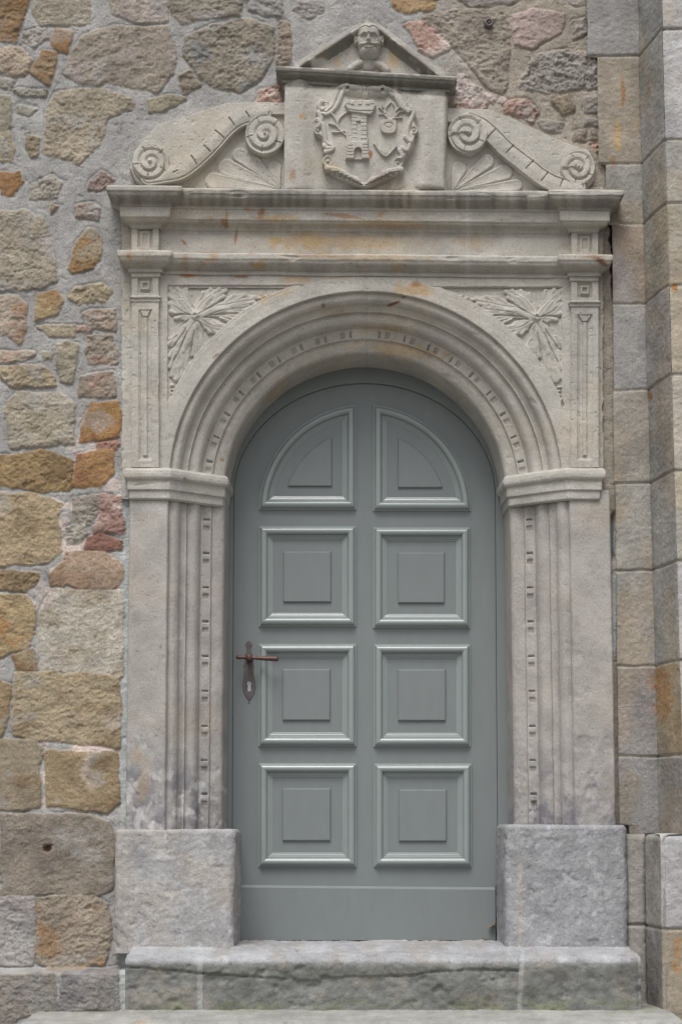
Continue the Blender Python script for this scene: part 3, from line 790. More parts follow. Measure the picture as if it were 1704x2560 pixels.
# plinth blocks under the jambs
def rough_block(name, px0, px1, ytop, ybot, inner, parent, mat, label=None, dep=.075, seed=0):
    xl, xr = float(P(px0, ytop, dep)[0]), float(P(px1, ytop, dep)[0])
    zt, zb = float(P(px0, ytop, dep)[2]), float(P(px0, ybot, dep)[2]) - .03
    r = .022
    def corner(cx, cd, a0, a1):
        return [(cx + r * math.cos(a), cd + r * math.sin(a)) for a in np.linspace(a0, a1, 6)]
    path = [(xr, -.34 if inner > 0 else .0)] + corner(xr - r, dep - r, 0, math.pi / 2) + corner(xl + r, dep - r, math.pi / 2, math.pi) + [(xl, -.34 if inner < 0 else .0)]
    path = path[::-1]      # travelling so that left is outwards
    M = -miter(path); 
    pp, mm = densify(path, .004, extra=M)
    # pick the outward sense
    cxm = (xl + xr) / 2
    mm = miter(path); _, mm = densify(path, .004, extra=mm)
    if np.mean((pp[:, 0] - cxm) * mm[:, 0]) < 0: mm = -mm
    rows = [(0, z) for z in np.arange(zb, zt - .016, .004)] + [(-.016 * (1 - math.cos(a)), zt - .016 + .016 * math.sin(a)) for a in np.linspace(0, math.pi / 2, 6)] + [(-.03, zt), (-.05, zt + .0005)]
    rows = np.array(rows)
    X = pp[:, None, 0] + mm[:, None, 0] * rows[None, :, 0]; D = pp[:, None, 1] + mm[:, None, 1] * rows[None, :, 0]
    Z = np.broadcast_to(rows[None, :, 1], X.shape)
    s = np.arange(len(pp))[:, None] * .004 + 0 * Z
    sm_ = 1.0 if inner > 0 else .55
    nz = sm_ * .0034 * fbm(s * 14, Z * 16, seed, 5, .6) + .0022 * fbm(s * 60, Z * 60, seed + 2, 3) + .004 * fbm(s * 4, Z * 4, seed + 4, 2) - .004 * ss(.3, .6, fbm(s * 22, Z * 22, seed + 5, 3))
    X = X + mm[:, None, 0] * nz; D = D + mm[:, None, 1] * nz
    V = np.stack([X, -D, Z + .003 * fbm(s * 8, Z * 0, seed + 6, 3) * ss(zt - .05, zt, Z)], -1)
    def col(V):
        px, py = proj(V)
        a = lin((165, 164, 163)); b = lin((154, 153, 153)); t = lin((170, 161, 150))
        n = ss(-.5, .5, fbm(px * .02, py * .02, seed + 7, 5))[..., None]
        C = a * (1 - n) + b * n
        if inner > 0:
            k = ss(.0, .5, fbm(px * .012, py * .012, seed + 8, 3) + .1 + .5 * (px < px0 + 50))[..., None] * .5
            C = C * (1 - k) + t * k
            m = (ss(0, 1, 1.3 - np.abs(py - ytop - 14 - 8 * fbm(px * .02, py * 0, 5, 2)) / 12) * ss(px0 + 30, px0 + 50, px) * (1 - ss(px0 + 150, px0 + 175, px)))[..., None] * .6
            C = C * (1 - m) + lin((148, 143, 138)) * m
        else:
            C = C * np.array([.90, .91, .94])
            k = (ss(.0, .8, 1.1 - np.abs(px - px0 - 38) / 12) * ss(ytop + 60, ytop + 110, py))[..., None] * .5
            C = C * (1 - k) + t * k
        w_ = ss(.2, .5, fbm(px * .07, py * .07, seed + 9, 4))[..., None] * .35
        C = C * (1 - w_) + w_ * lin((196, 195, 198))
        bk = ss(.3, .6, fbm(px * .05, py * .05, seed + 19, 4))[..., None] * .2
        C = C * (1 - bk) + bk * lin((118, 120, 128))
        return C
    o = put(name, V, mat, parent, col)
    if label: o['label'] = label
    return o
rough_block('plinth_block', 288, 587, 2073, 2362, 1, PORT, M_PLIN, 'pale grey rough plinth block under the jamb on the handle side', seed=3)
rough_block('plinth_block', 1262, 1566, 2062, 2372, -1, PORT, M_PLIN, 'darker grey smoother plinth block under the jamb beside the buttress', seed=33)

# imposts: moulded blocks carrying the arch
def impost(side):
    if side < 0: xo, xf = -.765, -.632
    else: xo, xf = .935, .815
    xi = XA + side * (R5 + .004)
    path = [(xo, -.01), (xo, .050), (xf, .050), (XA + side * R3, -.050), (xi, -.118), (xi - side * .004, -.325)]
    y0 = 1170
    z = lambda y: float(P(360 if side < 0 else 1480, y, .07)[2])
    prof = [(.0, z(1247)), (.010, z(1245)), (.011, z(1227)), (.012, z(1225)), (.020, z(1223.5)), (.021, z(1202)), (.022, z(1200)), (.033, z(1197)), (.039, z(1192)), (.041, z(1184)), (.038, z(1176)), (.030, z(1171)), (.02, z(1169)), (-.02, z(1168))]
    if side > 0: path = path[::-1]
    pth = np.array(path)
    V = plan_sweep(pth, [(p_, q_) for p_, q_ in prof], step=.007, pstep=.003, wear=.0016, seed=70 + side)
    if np.mean(-V[:, 8, 1]) < np.mean(pth[:, 1]) - .0: pass
    return V
def sweep_auto(path, prof, **k):
    """plan sweep whose offset always points away from the wall"""
    p = np.array(path, float)
    M = miter(p); i = np.argmax([np.hypot(*(p[j + 1] - p[j])) * (abs(p[j + 1][0] - p[j][0]) > abs(p[j + 1][1] - p[j][1])) for j in range(len(p) - 1)])
    if M[i][1] < 0: p = p[::-1]
    return plan_sweep(p, prof, **k)
def impost_build(side):
    if side < 0: xo, xf = -.765, -.632
    else: xo, xf = .938, .832
    xi = XA + side * (R5 + .012 + (.006 if side > 0 else 0))
    path = [(xo, -.01), (xo, .050), (xf, .050), (XA + side * R3, -.050), (xi, -.112), (xi - side * .006, -.325)]
    z = lambda y: float(P(360 if side < 0 else 1480, y, .07)[2])
    prof = [(.0, z(1249)), (.008, z(1245)), (.0085, z(1227)), (.009, z(1225)), (.015, z(1223.5)), (.016, z(1202)), (.017, z(1200)), (.024, z(1197)), (.028, z(1192)), (.029, z(1184)), (.027, z(1176)), (.022, z(1171)), (.015, z(1169)), (-.02, z(1168))]
    V = sweep_auto(path, prof, step=.007, pstep=.003, wear=.0018, seed=70 + side)
    put('impost', V, M_CARV, PORT, lambda V: portal_col(V) * 1.06)
for sd in (-1, 1): impost_build(sd)

# spandrels with acanthus
ZF = fr(280, 680, 2.613)
def spandrels(side):
    x0, x1 = (398, 914) if side < 0 else (914, 1432)
    R = Relief(x0, 686, x1, 1175, 1.5, .028, 0.0, warp=1.2, seed=11)
    R.H[:] = .012
    cx, cy = 913, 1219
    xin = 420 if side < 0 else 1406
    dy = 0 if side < 0 else 4
    if side > 0:
        ox = R.px; R.px = 1828 - R.px; R.py = R.py - dy      # carve the mirrored design
        R.X_, R.xs_ = R.X, R.xs
    fx = 420 if side < 0 else 1828 - 1402
    F_ = [(fx, 716), (780, 716)]
    for a in np.linspace(math.radians(110), math.radians(157), 24):
        F_.append((913 + 536 * math.cos(a), 1219 - 536 * math.sin(a)))
    F_.append((fx, 1030))
    q = sdf(R.px, R.py, F_)
    R.H = .012 * (1 - ss(-1.2, 1.2, q))
    inside = q > 0
    # work on the mirrored canvas: windows must follow px, so use the full arrays
    R.win = lambda pts, m: (slice(None), slice(None))
    OUT = [(380,108),(430,108),(490,113),(512,160),(528,228),(560,180),(585,140),(630,112),(690,110),(745,115),(737,150),(722,185),(770,165),(820,148),(880,150),(940,163),(937,188),(915,212),(885,225),(890,250),(850,270),(812,275),(820,292),(812,316),(775,326),(735,310),(690,298),(655,300),(695,325),(745,345),(757,368),(725,390),(680,407),(640,398),(598,382),(600,440),(612,495),(592,532),(560,577),(522,548),(508,520),(508,580),(505,630),(490,660),(465,668),(448,695),(420,717),(393,702),(383,660),(380,620),(388,592),(408,578),(378,562),(380,522),(400,500),(370,482),(375,440),(402,418),(440,398),(462,345),(470,322),(430,312),(395,288),(383,258),(374,215),(384,180),(372,148)]
    R.pad(smooth(ZF(OUT), 3, True), .0075, 5, 'max')
    qo = sdf(R.px, R.py, smooth(ZF(OUT), 3, True)); R.H += .0050 * ss(2, 24, qo)
    LEAF = [(470,200,385,115),(488,190,430,112),(505,200,485,118),(462,228,380,160),(452,258,380,208),(460,283,390,262),(480,298,420,303),
            (565,215,595,138),(588,205,645,116),(615,200,700,115),(640,200,740,124),(655,208,728,165),
            (700,228,800,160),(750,218,870,156),(800,212,936,170),(800,226,925,200),(780,238,888,222),
            (720,250,885,248),(705,262,850,266),(710,275,818,290),(700,282,805,314),(670,288,755,318),
            (625,328,748,356),(620,342,735,380),(612,350,690,400),(600,352,640,394),
            (562,380,606,480),(558,400,600,522),(550,425,560,570),(543,425,524,542),
            (505,400,500,600),(490,430,488,650),(475,450,458,668),(455,480,420,705),(440,470,394,680),(438,450,384,622),(432,440,380,550),(440,405,374,472),(450,385,386,440)]
    for i, (x0_, y0_, x1_, y1_) in enumerate(LEAF):
        a_, b_ = ZF([(x0_ + .42 * (x1_ - x0_), y0_ + .42 * (y1_ - y0_)), (x1_, y1_)])
        R.tap(a_, 3.0, b_, 6.8, .0056 + .0010 * (i % 2), .0045, pw=.7)
    for q_ in ([(560,288),(650,232),(760,215),(880,188)], [(600,305),(690,264),(790,246),(875,240)], [(640,302),(720,300),(800,322)], [(600,325),(650,352),(725,368)],
               [(552,330),(566,420),(560,540)], [(545,325),(475,440),(440,560),(415,690)], [(540,300),(490,225),(410,140)], [(530,292),(460,262),(395,215)], [(550,280),(600,200),(680,140)]):
        R.line(ZF(q_), 1.5, .0030, 1.0, mode='sub')
    for q_ in ([(550,290),(560,340),(520,420),(470,520)], [(550,290),(640,270),(740,245)], [(545,285),(500,240),(450,190)], [(552,280),(600,215),(650,160)]):
        R.line(ZF(q_), 13, .0035, 7, mode='add', pw=1)
    for q_ in ([(528,228),(545,262)], [(728,186),(660,225),(605,262)], [(815,276),(735,278),(640,285)], [(655,300),(600,300)], [(598,382),(580,345),(560,325)], [(508,590),(520,500),(540,390)],
               [(408,580),(450,500),(490,390)], [(402,500),(440,440),(485,370)], [(462,345),(505,312)], [(392,290),(450,280),(510,283)]):
        R.line(ZF(q_), 3.0, .0060, 1.0, mode='sub')
    for (x, y, r) in ((395, 745, 5.5), (398, 772, 5), (394, 798, 4.5), (392, 822, 3.5), (965, 175, 6), (1000, 165, 6), (1035, 150, 5.5), (1070, 140, 4.5), (1105, 133, 4), (1140, 127, 3)):
        (a, b), = ZF([(x, y)]); R.ell(a, b, r * 1.1, r * .85, .012)
    (a, b), = ZF([(545, 288)]); R.ell(a, b, 13, 10, .016); R.ell(a, b, 4, 4, .008, mode='sub')
    lim = (np.abs(q) < 1e9)
    R.H = np.where(q < -1.5, .012, R.H)
    hold = (R.X, R.Y)
    keep = lambda X, Y: np.hypot(X - cx, Y - cy) > 500
    o = R.out('spandrel', M_CARV, PORT, keep=keep, wear=.0009, seed=15)
    o['label'] = 'sunk spandrel panel carved with an acanthus leaf'
for sd in (-1, 1): spandrels(sd)

# pilasters
def pilaster(side):
    if side < 0: a, b, pa, pb, yb, yf = 331, 400, 350, 381, 691, 747
    else: a, b, pa, pb, yb, yf = 1423, 1493, 1440, 1477, 701, 759
    R = Relief(a - 6, yb - 8, b + 7, 1172, 1.2, .022, -.012, warp=.8, seed=31)
    R.rect(a, yb - 10, b, 1175, .036, 1.6)
    R.rect(a - 5, yf, b + 5, yf + 6, .046, 2, 'set'); R.rect(a - 3, yf + 6, b + 3, yf + 14, .040, 1.5, 'set')
    m = (a + b) / 2; c = (yb + 8 + yf - 6) / 2
    R.rect(m - 18, c - 19, m + 18, c + 19, .025, 1.2); R.rect(m - 11, c - 11, m + 11, c + 11, .037, 5); R.rect(m - 6, c - 6, m + 6, c + 6, .027, 1.2)
    R.rect(pa, yf + 34, pb, 1154, .030, 1.4)
    R.rect(pa + 4, yf + 38, pb - 4, 1150, .026, 1.6)
    R.pad([(pa + 3, yf + 35), (pb - 3, yf + 35), (m + 6, yf + 50), (m - 6, yf + 50)], .034, 1.2, 'set')
    R.rect(m - 5, yf + 52, m + 5, 1143, .033, 1.8)
    o = R.out('pilaster', M_CARV, PORT, cut=-.006, wear=.0014, seed=35 + side)
    o['label'] = 'slim pilaster with a long sunk panel and a square block on top'
for sd in (-1, 1): pilaster(sd)
def backing():
    R = Relief(296, 480, 402, 1250, 2.0, .0, -.012, warp=2.5, seed=41)
    R.rect(305, 470, 405, 1252, .022, 2.5)
    R.out('backing_slab', M_CARV, PORT, cut=-.006, wear=.002, seed=45)
    R = Relief(1425, 470, 1532, 1250, 2.0, .0, -.012, warp=3.5, seed=43)
    R.rect(1420, 470, 1506, 1252, .020, 3)
    R.out('backing_slab', M_CARV, PORT, cut=-.006, wear=.002, seed=46)
backing()

# entablature ----------------------------------------------------------------
SL = -.0095
def zz(px, py, d): return float(P(px, py, d)[2])
def ent_path(xa, xb, base, dr, dc):
    """plan with the two projecting ends over the pilasters"""
    xl, xr = P(331, 600, base + dr)[0], P(1492, 600, base + dr)[0]
    x1, x2 = P(400, 600, base + dr)[0], P(1424, 600, base + dr)[0]
    return [(xl, -.01), (xl, base + dr), (x1, base + dr), (x1, base), (x2, base), (x2, base + dr), (xr, base + dr), (xr, -.01)]
def cornice(name, prof_px, label, seed):
    path = ent_path(0, 0, .034, .026, 0)
    prof = []
    xr0 = P(360, 600, .06)[0]
    for p_, y in prof_px: prof.append((p_, zz(360, y, .06 + p_)))
    V = sweep_auto(path, prof, slope=SL, step=.007, pstep=.003, wear=.0016, seed=seed, x0=xr0)
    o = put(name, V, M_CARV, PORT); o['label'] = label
def cyma(p0, y0, p1, y1, n=10, kind=1):
    out = []
    for i in range(1, n + 1):
        t = i / n
        f = (1 - math.cos(math.pi * t)) / 2
        out.append((p0 + (p1 - p0) * (f if kind == 1 else (1 - math.sqrt(max(0, 1 - t * t))) if kind == 2 else math.sin(math.pi / 2 * t)), y0 + (y1 - y0) * t))
    return out
cornice('cornice', [(0, 572), (.006, 568), (.007, 565)] + cyma(.007, 565, .034, 545, kind=1) + [(.038, 543), (.041, 541), (.043, 516), (.047, 515), (.048, 509)] + cyma(.048, 508, .084, 480, kind=3)[:-1] + [(.086, 478), (.088, 476), (.088, 466), (.085, 464), (-.03, 463)],
        'weather-blackened main cornice with rusty stains carrying the scrolls', 101)
cornice('architrave', [(-.01, 694), (.003, 692), (.004, 681), (.012, 680), (.013, 673), (.010, 671)] + cyma(.010, 671, .046, 641, kind=3)[:-1] + [(.049, 640), (.050, 638), (.050, 628), (.047, 626), (-.03, 625)],
        'lower moulded ledge stained with rust between frieze and arch', 111)
def frieze():
    R = Relief(396, 560, 1432, 720, 2.2, .03, .004, seed=51)
    R.out('frieze', M_CARV, PORT, wear=.0012, seed=52)
    for a, b, y0, y1 in ((331, 400, 560, 632), (1424, 1492, 572, 645)):
        R = Relief(a - 4, y0, b + 4, y1, 1.2, .022, -.03, seed=53)
        R.rect(a, y0 - 9, b, y1 + 9, .036, 1.5)
        m = (a + b) / 2; c = (y0 + y1) / 2 + 4
        R.rect(m - 18, c - 22, m + 18, c + 24, .026, 1.2); R.rect(m - 12, c - 16, m + 12, c + 24, .035, 1.4); R.rect(m - 7, c - 10, m + 7, c + 16, .027, 1.2)
        R.out('frieze_block', M_CARV, PORT, cut=-.02, wear=.001, seed=54)
frieze()

# attic block with the cartouche ------------------------------------------------
Z6 = fr(680, 40, 3.267)
def attic():
    R = Relief(706, 206, 1124, 482, 1.6, .05, -.08, seed=61)
    body = [(712, 205), (1120, 222), (1114, 484), (711, 484)]
    s = sdf(R.X, R.Y, body)
    H = .034 - .050 * np.exp(-np.clip(s, 0, 99) / 3.0) * (R.X > 1000) - .006 * np.exp(-np.clip(s, 0, 99) / 3.0)
    H = H + .010 * np.exp(-((R.X - 752) / 20) ** 2) + .013 * np.exp(-((R.X - 1068 + (R.Y - 250) * .06) / 24) ** 2) * ss(232, 262, R.Y) + .004 * ss(215, 250, R.Y)
    H = H - .010 * np.exp(-((R.X - 800) / 28) ** 2) - .012 * np.exp(-((R.X - 1030) / 24) ** 2)
    R.H = np.where(s > -1, H, -.08)
    o = R.out('attic_block', M_CARV, PORT, cut=-.05, wear=.0012, seed=62)
    # the two side returns and a body behind
    l, r_ = P(712, 340, .05)[0], P(1115, 340, .05)[0]
    v, q = box_mesh((l + .002, -.068, P(0, 484, .05)[2]), (r_ - .002, .02, P(0, 225, .05)[2]))
    link('attic_core', mesh('attic_core', v, q, portal_col(v), False), M_CARV, o)
    # cartouche
    R = Relief(775, 205, 1050, 478, 0.8, .100, -.025, seed=63)
    out = smooth(Z6([(610,572),(530,590),(490,660),(470,720),(430,742),(390,712),(362,760),(370,830),(350,880),(345,935),(380,985),(412,1010),(415,1060),(435,1130),(415,1180),(430,1250),(520,1315),(640,1370),(750,1412),(860,1370),(980,1315),(1050,1260),(1068,1200),(1110,1130),(1152,1060),(1150,985),(1178,930),(1160,870),(1165,790),(1135,735),(1090,725),(1060,670),(1000,615),(900,578),(760,600)]), 4, True)
    q = sdf(R.X, R.Y, out)
    R.H = np.where(q > -1.5, np.minimum(.006 + .010 * ss(-1, 4, q), .016), -.02)
    R.H -= .004 * ss(8, 14, q) - .003 * ss(16, 60, q)
    def L(p, r, h, r1=None, base=.012, mode='max'):
        k_ = (1.75 if r >= 4 else 1.25) if (mode == 'max' and r < 10) else 1.0
        R.line(Z6(p), r * k_, h * 1.15, None if r1 is None else r1 * k_, base, mode)
    # strapwork rim
    for p in ([(610,585),(550,610),(515,680),(490,745),(440,790)], [(600,600),(565,650),(540,720),(500,780),(450,815),(410,810)], [(900,600),(980,640),(1030,700),(1080,770),(1130,790)], [(930,620),(1010,680),(1050,750),(1110,800)]):
        L(p, 4.5, .011, 3)
    for p in ([(400,715),(385,745),(400,775),(440,760),(450,725)], [(380,800),(400,850),(385,900),(370,935)], [(370,860),(410,900),(430,980),(440,1040),(480,1070)], [(430,1070),(450,1090),(500,1085)],
              [(440,1120),(480,1110),(500,1090)], [(1120,740),(1150,800),(1130,860),(1110,910),(1100,970),(1110,1030)], [(1090,1000),(1130,1040),(1150,1000)], [(1060,1090),(1100,1110),(1120,1060)], [(1040,1110),(1060,1160),(1020,1180)]):
        L(p, 4.2, .009, 2.6)
    for (x, y, r) in ((375, 945, 26), (1155, 940, 26), (455, 1195, 34), (1025, 1205, 32), (435, 735, 24), (1110, 740, 22)):
        (a, b), = Z6([(x, y)]); r = r / 3.267
        R.ell(a, b, r * 1.35, r * 1.35, .006, .010); R.ell(a, b, r * .95, r * .95, .006, mode='sub', pw=.4); R.ell(a, b, r * .5, r * .5, .012, .006)
    # scroll roll on top
    L([(625,615),(700,625),(740,632)], 14, .018); L([(765,640),(830,630),(900,640)], 14, .018)
    L([(720,590),(740,640),(730,670)], 3, .006, mode='sub'); L([(785,590),(770,640),(790,670)], 3, .006, mode='sub')
    for (x, y) in ((615, 612), (900, 628)):
        (a, b), = Z6([(x, y)]); R.ell(a, b, 8, 9, .012, .010); R.ell(a, b, 5, 6, .010, mode='sub'); R.ell(a, b, 2.6, 3, .010, .012)
    # plumes along the foot
    for k in range(6):
        t = k / 6
        L([(450 + 270 * t, 1255 + 105 * t), (520 + 215 * t, 1262 + 110 * t), (600 + 140 * t, 1290 + 105 * t)], 4.6, .010, 2.0)
        L([(1050 - 280 * t, 1265 + 100 * t), (960 - 190 * t, 1275 + 100 * t), (890 - 120 * t, 1300 + 95 * t)], 4.6, .010, 2.0)
    for k in range(7):
        t = k / 6
        L([(470 + 230 * t, 1285 + 95 * t), (545 + 190 * t, 1290 + 100 * t)], 1.5, .006, mode='sub')
        L([(1035 - 240 * t, 1285 + 95 * t), (955 - 190 * t, 1295 + 95 * t)], 1.5, .006, mode='sub')
    # tower
    def rc(x0, y0, x1, y1, h, bev=1.3, mode='set'):
        (a, b), (c, e) = Z6([(x0, y0), (x1, y1)]); R.rect(a, b, c, e, h, bev, mode)
    rc(648, 800, 772, 1050, .028); rc(640, 1010, 780, 1060, .030)
    R.pad(Z6([(625,1050),(775,1050),(792,1188),(598,1188)]), .036, 1.5, 'set')
    R.pad(smooth(Z6([(606,716),(832,716),(828,790),(800,828),(690,812),(630,806),(610,780)]), 2, True), .036, 1.6, 'set')
    rc(606, 712, 636, 745, .038); rc(800, 712, 832, 745, .038)
    for a, b in ((640, 668), (700, 730), (762, 796)): rc(a, 722, b, 752, .0395, 1)
    R.line(Z6([(612, 785), (700, 800), (822, 800)]), 1.2, .006, mode='sub'); 
    for y in (850, 880, 910, 945, 980, 1015): R.line(Z6([(650, y), (690, y + 3)]), .9, .003, mode='sub', n=0); R.line(Z6([(728, y + 12), (770, y + 12)]), .9, .003, mode='sub', n=0)
    for y in (1085, 1110, 1135, 1160): R.line(Z6([(605, y), (660, y)]), .9, .003, mode='sub', n=0); R.line(Z6([(740, y - 8), (785, y - 8)]), .9, .003, mode='sub', n=0)
    rc(688, 880, 722, 942, .021, 1.2)
    R.pad(Z6([(668,1188),(668,1125),(682,1105),(700,1098),(718,1105),(732,1125),(732,1188)]), .022, 1.3, 'set')
    # branch on the left, bulb, pot and hook on the right
    for p in ([(612,800),(560,840),(535,890),(550,940),(600,990)], [(480,805),(515,850),(535,900)], [(470,892),(520,910),(550,945)], [(498,962),(545,962),(590,955)]): L(p, 3.0, .010, 1.6)
    L([(965,720),(925,770),(935,830),(965,860),(1000,830),(1005,770),(985,725)], 2.2, .008); 
    for p in ([(950,860),(910,820),(870,820)], [(920,810),(895,780),(870,765)], [(900,760),(895,730)], [(1000,850),(1040,845),(1060,850)], [(1010,830),(1035,800),(1070,795)], [(1010,790),(1030,765),(1055,755)]): L(p, 2.6, .010, 1.2)
    R.pad(smooth(Z6([(885,885),(910,865),(990,865),(1015,890),(1010,950),(985,978),(915,978),(885,945)]), 3, True), .030, 3, 'set')
    (a, b), = Z6([(950, 912)]); R.ell(a, b, 12, 7.5, .004, mode='sub', pw=.3); R.ell(a, b, 9, 5.5, .004, mode='add', pw=.3)
    for p in ([(838,1060),(870,1110),(905,1150),(935,1158),(975,1120),(1010,1080)],): L(p, 3.6, .013, 2.6)
    L([(850,1055),(880,1105),(930,1145),(1000,1085)], 1, .004, mode='sub')
    c = R.out('coat_of_arms', M_CARV, o, cut=-.0249, wear=.0006, seed=64)
    c['label'] = 'carved cartouche with a castle tower, a branch, a flower pot and a hook'
attic()

# pediment --------------------------------------------------------------------
def pediment():
    zs = lambda x, y, d: P(x, y, d)
    # tilted horizontal cornice
    dB = .075
    xl, xr = P(712, 215, dB)[0], P(1118, 235, dB)[0]
    slope = -(27.5 / 456)
    prof_px = [(-.005, 218), (.003, 215), (.004, 207), (.010, 206), (.010, 200), (.008, 198)] + cyma(.008, 198, .030, 177, kind=3)[:-1] + [(.032, 176), (.033, 175), (.033, 167), (.031, 165), (-.06, 164)]
    xr0 = P(689, 164, .11)[0]
    prof = [(p_, zz(700, y, dB + p_)) for p_, y in prof_px]
    V = sweep_auto([(xl, -.01), (xl, dB), (xr, dB), (xr, -.01)], prof, slope=slope, step=.006, pstep=.0025, wear=.0014, seed=121, x0=xr0)
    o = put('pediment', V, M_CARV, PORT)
    # raking mouldings
    A_ = P(736, 170, .09); B_ = P(922, 49, .09); C_ = P(1106, 192, .09)
    path = [(A_[0] - .02, A_[2] - .013), (B_[0], B_[2]), (C_[0] + .02, C_[2] - .016)]
    pr = densep([(0, -.01), (0, .089), (-.003, .092), (-.008, .092), (-.010, .089)] + [(-.010 - .026 * t, .089 - .033 * math.sin(math.pi / 2 * t)) for t in np.linspace(.1, 1, 9)] + [(-.038, .054), (-.044, .053), (-.046, .048), (-.046, .03)], .003)
    Vv = face_sweep(path, pr, step=.006)
    if Vv[len(Vv) // 2, -1, 2] > Vv[len(Vv) // 2, 0, 2]:
        pr2 = pr.copy(); pr2[:, 0] *= -1; Vv = face_sweep(path, pr2, step=.006)
    Vv[..., 1] += .0012 * fbm(Vv[..., 0] * 40, Vv[..., 2] * 40, 5, 4)
    put('raking_moulding', Vv, M_CARV, o)
    # tympanum and head
    R = Relief(736, 62, 1110, 200, .8, .042, .008, seed=71)
    def E(x, y, rx, ry, h, base=0., mode='max', pw=.5):
        (a, b), = Z6([(x, y)]); R.ell(a, b, rx / 3.267, ry / 3.267, h, base, mode, pw)
    def L(p, r, h, r1=None, base=0., mode='max'): R.line(Z6(p), r / 3.267, h, None if r1 is None else r1 / 3.267, base, mode)
    tri = [(738, 168), (922, 52), (1108, 190)]
    R.H = np.where(sdf(R.X, R.Y, tri) > -6, .014, -.05)
    # bust
    L([(640, 450), (700, 410), (785, 395), (870, 415), (930, 455)], 42, .030)
    L([(785, 360), (785, 430)], 56, .034)
    E(790, 228, 98, 140, .048, .022); E(788, 172, 98, 88, .050, .024)
    E(683, 228, 20, 42, .040, .010); E(895, 222, 20, 42, .040, .010); E(683, 230, 8, 22, .012, 0, 'sub'); E(897, 224, 8, 22, .012, 0, 'sub')
    E(788, 318, 80, 68, .050, .022)                                   # beard
    L([(722, 200), (750, 190), (775, 200)], 11, .007, mode='add'); L([(800, 200), (828, 190), (858, 202)], 11, .007, mode='add')
    E(750, 224, 30, 18, .007, 0, 'sub'); E(829, 226, 30, 18, .007, 0, 'sub')
    E(750, 226, 18, 10, .004, 0, 'add'); E(829, 228, 18, 10, .004, 0, 'add')
    L([(786, 195), (785, 225), (784, 250)], 11, .016, 17, mode='add'); E(770, 254, 9, 8, .006, 0, 'add'); E(799, 254, 9, 8, .006, 0, 'add')
    L([(715, 276), (745, 282), (785, 272), (825, 282), (862, 272)], 12, .011, mode='add')
    L([(750, 296), (785, 300), (822, 296)], 6, .010, mode='sub'); L([(755, 306), (787, 312), (818, 306)], 8, .007, mode='add')
    L([(735, 290), (720, 330), (740, 365)], 5, .004, mode='sub'); L([(838, 290), (855, 330), (836, 368)], 5, .004, mode='sub')
    L([(700, 178), (730, 140), (765, 138), (790, 152), (815, 136), (850, 142), (878, 178)], 5, .006, mode='sub')
    for x in range(740, 850, 22): L([(x, 330), (x + 3, 385)], 4, .003, mode='sub')
    for k in range(0): L([(720 + k * 28, 100 + abs(k - 2.5) * 8), (712 + k * 31, 135 + abs(k - 2.5) * 6)], 4, .003, mode='sub')
    h = R.out('tympanum', M_CARV, o, dirt=.15, cut=-.02, wear=.0008, seed=72)
    h['label'] = 'triangular field with a carved bearded head under the gable point'
pediment()

# scroll wings ----------------------------------------------------------------
Z8 = fr(310, 240, 3.824)
def volute(R, cx, cy, rad, hand, pitch, h0=.030, dh=.007, ph=0.0):
    w = (slice(None), slice(None))
    dx, dy = R.px - cx, R.py - cy; rho = np.hypot(dx, dy); th = np.arctan2(dy, dx) * hand
    phs = (rad - rho) / pitch + (th + ph) / (2 * math.pi)
    t = np.floor(phs); f = phs - t
    band = np.minimum(ss(0, .16, f), 1 - .75 * ss(.55, 1.0, f))
    v = h0 + dh * np.clip(t, 0, 4) * .8 + .010 * band - .004
    v = np.maximum(v, np.where(rho < 5, h0 + .028 * np.sqrt(np.clip(1 - (rho / 5) ** 2, 0, 1)) , -1))
    m = ss(rad + .8, rad - 1.2, rho) if False else 1 - ss(rad - 1.4, rad + .6, rho)
    R.H = np.where(m > 0, R.H * (1 - m) + v * m, R.H)
